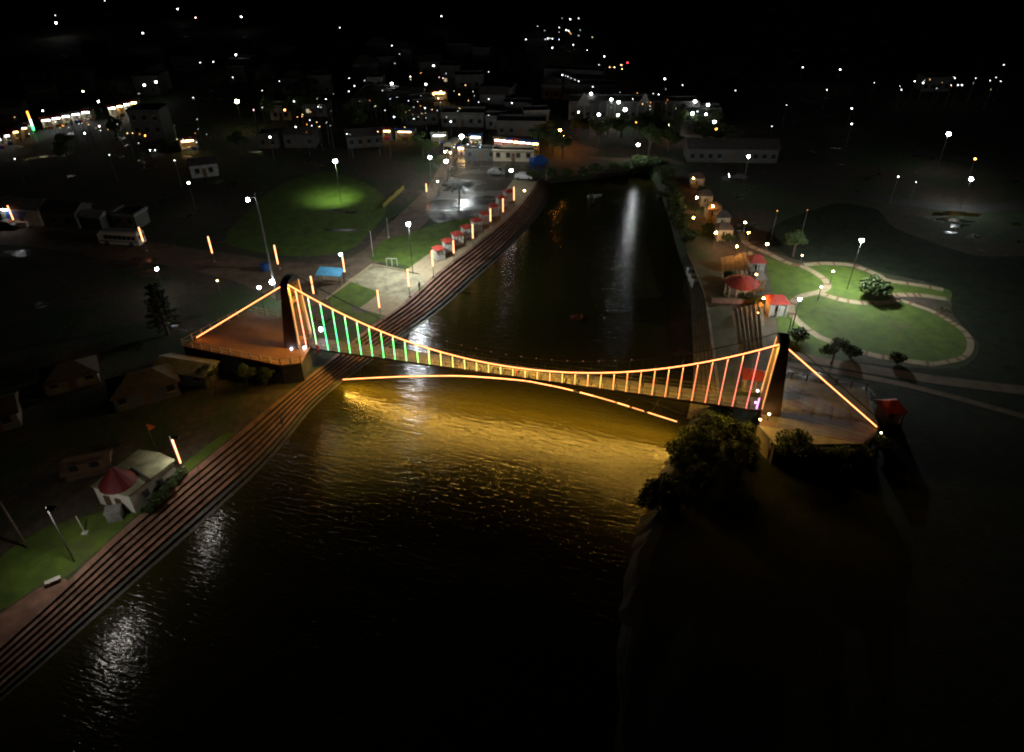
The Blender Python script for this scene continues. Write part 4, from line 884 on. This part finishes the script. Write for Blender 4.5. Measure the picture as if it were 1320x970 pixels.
# boats
def boat(u, v, rz, label, m, L=3.6, cover=False):
    r = thing("boat", label, "boat", P(u, v, .0), rz); n = 9; vs = []; 
    for z, k in ((-.12, .6), (.45, 1.0)):
        for i in range(n):
            t = i / (n - 1) * 2 - 1; wv = .62 * k * (1 - abs(t) ** 2.4) + .02; vs.append((t * L / 2 * (.9 if z < 0 else 1), wv, z + .2 * t * t * (z > 0)))
        for i in range(n - 1, -1, -1):
            t = i / (n - 1) * 2 - 1; wv = .62 * k * (1 - abs(t) ** 2.4) + .02; vs.append((t * L / 2 * (.9 if z < 0 else 1), -wv, z + .2 * t * t * (z > 0)))
    k = 2 * n; MB().add(vs, [tuple(range(k))[::-1]] + [(i, (i + 1) % k, k + (i + 1) % k, k + i) for i in range(k)]).build("hull", m, r)
    for x in (-.9, .0, .9): MB().box(x - .12, x + .12, -.55, .55, .3, .35).build("seat", M_wood, r)
    if cover:
        MB().hip(-1.2, 1.2, -.7, .7, 1.5, 1.9, 1.4).build("canopy", m, r)
        for x in (-1, 1):
            for y in (-.5, .5): MB().box(x - .03, x + .03, y - .03, y + .03, .3, 1.5).build("pole", M_steel, r)
    return r
boat(743, 411, .4, "small reddish boat alone in the middle of the river", mat("boat_red", (.25, .06, .04), .7), 2.4)
boat(763, 262, 1.3, "dark canopied boat moored far up the river", M_dark, 5, True); boat(766, 255, .2, "pale rowing boat beside the dark canopied one", M_tin, 3.6); boat(850, 252, 1.2, "small pale boat at the far right bank", M_tin, 3.4)
# ------------------------------------------------------------------ trees
def leaves(lobes, n, size, seed):
    g = random.Random(seed); vs = []; fs = []
    tot = sum(l[3] ** 2 for l in lobes)
    for (cx, cy, cz, rr, sq) in lobes:
        for _ in range(int(n * rr * rr / tot)):
            d = Vector((g.gauss(0, 1), g.gauss(0, 1), g.gauss(0, 1))).normalized() * rr * (g.random() ** .45); d.z *= sq
            c = Vector((cx, cy, cz)) + d; a = Vector((g.gauss(0, 1), g.gauss(0, 1), g.gauss(0, .6))).normalized(); b = a.cross(Vector((g.gauss(0, 1), g.gauss(0, 1), g.gauss(0, 1)))).normalized()
            s = size * g.uniform(.6, 1.4); o = len(vs)
            vs += [tuple(c - a * s), tuple(c + b * s * .5), tuple(c + a * s), tuple(c - b * s * .5)]; fs.append((o, o + 1, o + 2, o + 3))
    return vs, fs
def tree_proto(kind, seed):
    g = random.Random(seed); r = thing("tree", "x", "tree"); tr = MB(); lobes = []
    if kind == 'broad':
        tr.tube([(0, 0, -.2), (.1, 0, 1.4), (.0, .1, 3)], [.26, .2, .13], 7)
        for i in range(7):
            t = i * 2.4 + g.random(); q = g.uniform(.8, 1.9); z = g.uniform(2.6, 4.6); tr.tube([(0, .05, 2.2), (q * .5 * math.cos(t), q * .5 * math.sin(t), (2.2 + z) / 2 + .2), (q * math.cos(t), q * math.sin(t), z)], [.1, .07, .03], 5)
            lobes.append((q * math.cos(t), q * math.sin(t), z, g.uniform(.75, 1.25), .7))
        lobes.append((0, 0, 4.9, 1.0, .7)); vs, fs = leaves(lobes, 2600, .15, seed)
    elif kind == 'layer':
        tr.tube([(0, 0, -.2), (0, 0, 4), (0, 0, 9)], [.28, .2, .05], 7)
        for L in range(7):
            z = 1.8 + L * 1.05; q0 = 2.9 - L * .33
            for i in range(7):
                t = i * .9 + L; q = q0 * g.uniform(.7, 1.1); tr.tube([(0, 0, z), (q * math.cos(t), q * math.sin(t), z + .25)], [.07, .02], 4)
                for e in (.5, .85): lobes.append((q * e * math.cos(t), q * e * math.sin(t), z + .2, .55, .3))
        vs, fs = leaves(lobes, 4200, .16, seed)
    else:
        for i in range(6):
            t = i * 1.1; tr.tube([(0, 0, -.1), (.4 * math.cos(t), .4 * math.sin(t), .8)], [.06, .02], 4); lobes.append((.5 * math.cos(t), .5 * math.sin(t), .75 + .3 * g.random(), .55, .8))
        vs, fs = leaves(lobes, 1100, .12, seed)
    tr.build("trunk", M_bark, r); MB().add(vs, fs).build("crown", M_leaf if kind != 'layer' else M_leaf2, r); return r
PR = dict(b1=tree_proto('broad', 1), b2=tree_proto('broad', 2), b3=tree_proto('broad', 5), l=tree_proto('layer', 3), s=tree_proto('shrub', 4)); used = set()
def tree(k, u, v, s, label, group=None, z=GZ, name=None):
    p = P(u, v, z); rz = random.uniform(0, 6.28)
    if k not in used: used.add(k); o = PR[k]; o.location = p; o.rotation_euler = (0, 0, rz); o.scale = (s, s, s)
    else: o = dup(PR[k], p, rz, sc_=s)
    o.name = name or ("shrub" if k == 's' else "tree"); tag(o, label, "shrub" if k == 's' else "tree", group); return o
tree('l', 217, 432, 1.0, "tall dark layered tree beside the terracotta platform")
tree('s', 1125, 384, 2.6, "round bushy tree with its shadow on the oval lawn"); tree('b2', 1022, 331, .95, "round park tree near the top of the winding path"); tree('b3', 1071, 470, .8, "dark tree between the path and the paved platform")
tree('s', 1028, 440, 1.5, "small shrub on the strip beside the double lamp"); tree('s', 1096, 461, 1.4, "low bush along the outer garden path"); tree('s', 1155, 468, 1.2, "low bush at the dark end of the garden path")
for i, (u, v, s) in enumerate(((905, 575, .9), (935, 590, 1.0), (915, 605, .9), (890, 590, .75), (950, 620, 1.0), (960, 585, .8))): tree(('b1', 'b2', 'b3')[i % 3], u, v, s, "dark leafy tree on the bank under the bridge end", "trees on the bank under the bridge end")
rng = random.Random(21)
for i, (u, v, s) in enumerate(((884, 606, .6), (900, 630, .7))): tree(('b1', 'b2', 'b3')[i % 3], u, v, s, "dark leafy tree at the river edge below the bridge end clump", "trees at the river edge below the clump")
for i in range(26):
    q_ = (fe[i % 9] if i < 9 else rt[2 + i - 9]) + Vector((rng.uniform(-.8, .8), rng.uniform(-.6, 1.2), 0)); o = dup(PR['s'], (q_.x, q_.y, GZ - .2), rng.uniform(0, 6), sc_=rng.uniform(1.1, 2.2)); o.name = "shrub"
    tag(o, "dark shrub on the closing bank at the head of the river" if i < 9 else "dark shrub along the far right river bank", "shrub", "shrubs at the river head" if i < 9 else "shrubs along the far right bank")
rng = random.Random(41)
for i in range(16):
    if i < 22: q_ = rt[57 + i] if 57 + i < len(rt) - 6 else rt[60]; p_ = (q_.x + rng.uniform(-1, 2), q_.y + rng.uniform(-1, 1))
    else: q_ = P(rng.uniform(860, 1290), rng.uniform(600, 800), GZ); p_ = (q_.x, q_.y)
    o = dup(PR['s'], (p_[0], p_[1], GZ - .15), rng.uniform(0, 6), sc_=rng.uniform(.8, 1.9)); o.name = "shrub"
    tag(o, "dark shrub along the near right river edge" if i < 22 else "dark shrub in the black scrub below the paved platform", "shrub", "shrubs along the near right river edge" if i < 22 else "shrubs in the black scrub")
for i, (u, v, s) in enumerate(((1040, 612, .75), (1062, 606, .6), (1085, 610, .7), (1108, 604, .6), (1128, 590, .6))): tree(('b1', 'b2', 'b3')[i % 3], u, v, s, "dark leafy tree against the near wall of the paved platform", "trees against the paved platform wall")
for i, (u, v, s) in enumerate(((272, 496, .6), (320, 500, .7), (345, 498, .55))): tree(('b2', 'b3', 'b1')[i % 3], u, v, s, "dark leafy tree against the wall of the terracotta platform", "trees against the terracotta platform wall")
tree('b2', 1018, 604, 1.05, "grey leafy tree against the paved platform edge")
for i, (u, v, s) in enumerate(((196, 650, .9), (206, 640, 1.0), (214, 628, 1.1), (222, 618, 1.1), (188, 658, .8), (230, 611, .8))): tree('s', u + 4, v + 3, s * .95, "leafy bush between the temple wall and the ghat", "bushes along the temple wall")
tree('b1', 758, 176, .95, "green tree lit by floodlights before the gabled hall, nearer the lane"); tree('b2', 783, 177, 1.0, "green tree lit by floodlights at the middle of the gabled hall"); tree('b3', 869, 174, .9, "yellow green tree over the warm compound lamp")
rng = random.Random(11)
for i in range(34):
    u = rng.choice([rng.uniform(60, 340), rng.uniform(330, 560), rng.uniform(800, 930)]); v = rng.uniform(120, 215) if u < 560 else rng.uniform(166, 200)
    if 340 < u < 500 and v > 190: v -= 30
    tree(('b1', 'b2', 'b3')[i % 3], u, v, rng.uniform(.9, 1.4), "dark leafy tree among the unlit town plots", "dark town trees")
for i, (u, v) in enumerate(((690, 195), (712, 200), (725, 205), (708, 190), (770, 190), (745, 178), (800, 178), (835, 176), (850, 180))): tree(('b3', 'b1', 'b2')[i % 3], u, v, 1.2, "dark leafy tree by the head of the river", "dark trees at the head of the river")
for i, (u, v) in enumerate(((905, 250), (922, 272), (938, 312), (912, 298), (960, 388), (975, 395), (940, 362))): tree('s', u, v, 1.3, "shrub beside the orange lit riverside booths", "shrubs among the riverside booths")
r = thing("palm_tree", "dark palm tree at the entrance of the wet parking lot", "palm", P(592, 262, GZ))
MB().tube([(0, 0, -.1), (.15, 0, 2), (.1, .1, 4.2)], [.24, .17, .15], 7).build("trunk", M_bark, r)
for i in range(19):
    t = i * 2.399; q = random.uniform(2.8, 3.8); e = random.uniform(-.3, 1.0); mb = MB(); pts = [Vector((.1 + math.cos(t) * q * k / 6, .1 + math.sin(t) * q * k / 6, 4.2 + e * k / 6 - (k / 6) ** 2 * 1.5 + .5 * (k / 6))) for k in range(7)]
    sd_ = Vector((-math.sin(t), math.cos(t), 0))
    for k in range(6):
        for s in (-1, 1):
            for h in (0, .33, .66):
                c = pts[k].lerp(pts[k + 1], h); wv = .75 * math.sin(math.pi * (k + h + .8) / 7.2); d = (pts[k + 1] - pts[k]) * .4
                mb.add([c, c + d * .95, c + sd_ * s * wv + d * 1.7 - Vector((0, 0, .15))], [(0, 1, 2)])
    mb.build("frond", M_leaf2, r)
# ------------------------------------------------------------------ people (one continuous skinned mesh each)
def person_mesh(name, m, stride=.18):
    J = [((0, 0, .92), .13), ((0, 0, 1.2), .14), ((0, 0, 1.42), .11), ((0, 0, 1.52), .055), ((0, 0, 1.66), .1), ((.1, 0, .86), .09), ((.11, stride, .48), .065), ((.11, stride * .6, .06), .045), ((.11, stride * .6 - .13, .03), .035),
         ((-.1, 0, .86), .09), ((-.11, -stride, .48), .065), ((-.11, -stride * .4, .06), .045), ((-.11, -stride * .4 - .13, .03), .035), ((.2, 0, 1.4), .06), ((.26, .03, 1.12), .045), ((.27, -.08, .88), .035), ((-.2, 0, 1.4), .06), ((-.26, .03, 1.12), .045), ((-.27, -.08, .88), .035)]
    Eg = [(0, 1), (1, 2), (2, 3), (3, 4), (0, 5), (5, 6), (6, 7), (7, 8), (0, 9), (9, 10), (10, 11), (11, 12), (2, 13), (13, 14), (14, 15), (2, 16), (16, 17), (17, 18)]
    me = bpy.data.meshes.new(name); me.from_pydata([j[0] for j in J], Eg, []); o = ob("person", me)
    sk = o.modifiers.new("s", 'SKIN'); me.skin_vertices or None
    if me.skin_vertices:
        for i, (_, rr) in enumerate(J): me.skin_vertices[0].data[i].radius = (rr, rr)
        me.skin_vertices[0].data[0].use_root = True
    o.modifiers.new("d", 'SUBSURF').levels = 1
    dg = bpy.context.evaluated_depsgraph_get(); me2 = bpy.data.meshes.new_from_object(o.evaluated_get(dg)); bpy.data.objects.remove(o)
    me2.materials.clear(); me2.materials.append(m); return me2
PM = [person_mesh("person_dark", M_cloth), person_mesh("person_red", M_clothr, .05)]
def person(u, v, k, label, z=GZ, rz=0): o = ob("person", PM[k], None, P(u, v, z)); o.rotation_euler = (0, 0, rz); tag(o, label, "person"); MB().ball((0, .01, 1.7), .105, 8, 5).build("hair", M_dark, o); return o
person(541, 375, 0, "person in dark clothes standing at the top of the ghat", rz=.6); person(411, 458, 1, "person in a red shirt on the deck by the green hangers", DZ); person(666, 484, 1, "person in red at the middle of the bridge deck", DZ, 1)
person(594, 210, 0, "person in dark clothes walking on the wet lot near the lorry"); person(606, 206, 0, "person in dark clothes standing by the food carts", rz=2); person(365, 552, 0, "person in dark clothes on the lower ghat steps", 1.0, 1.2)


# ------------------------------------------------------------------ bare posts
for u0, v0, v1, l in ((501, 307, 281, "bare pole on the lawn behind the white frames"), (481, 331, 298, "bare pole at the corner of the paved court"), (1010, 452, 408, "leaning bare post beside the red-hanger tower head"), (704, 232, 219, "thin post at the river corner of the lot"), (347, 337, 318, "short pole beside the blue drum")):
    f = P(u0, v0, GZ); z1 = ztop(f.x, f.y, v1) - GZ; r = thing("bare_pole", l, "pole", f)
    MB().tube([(0, 0, -.1), (0, 0, z1)], [.07, .045], 6).build("shaft", M_conc, r); MB().box(-.15, .15, -.15, .15, -.02, .3).build("footing", M_conc, r)
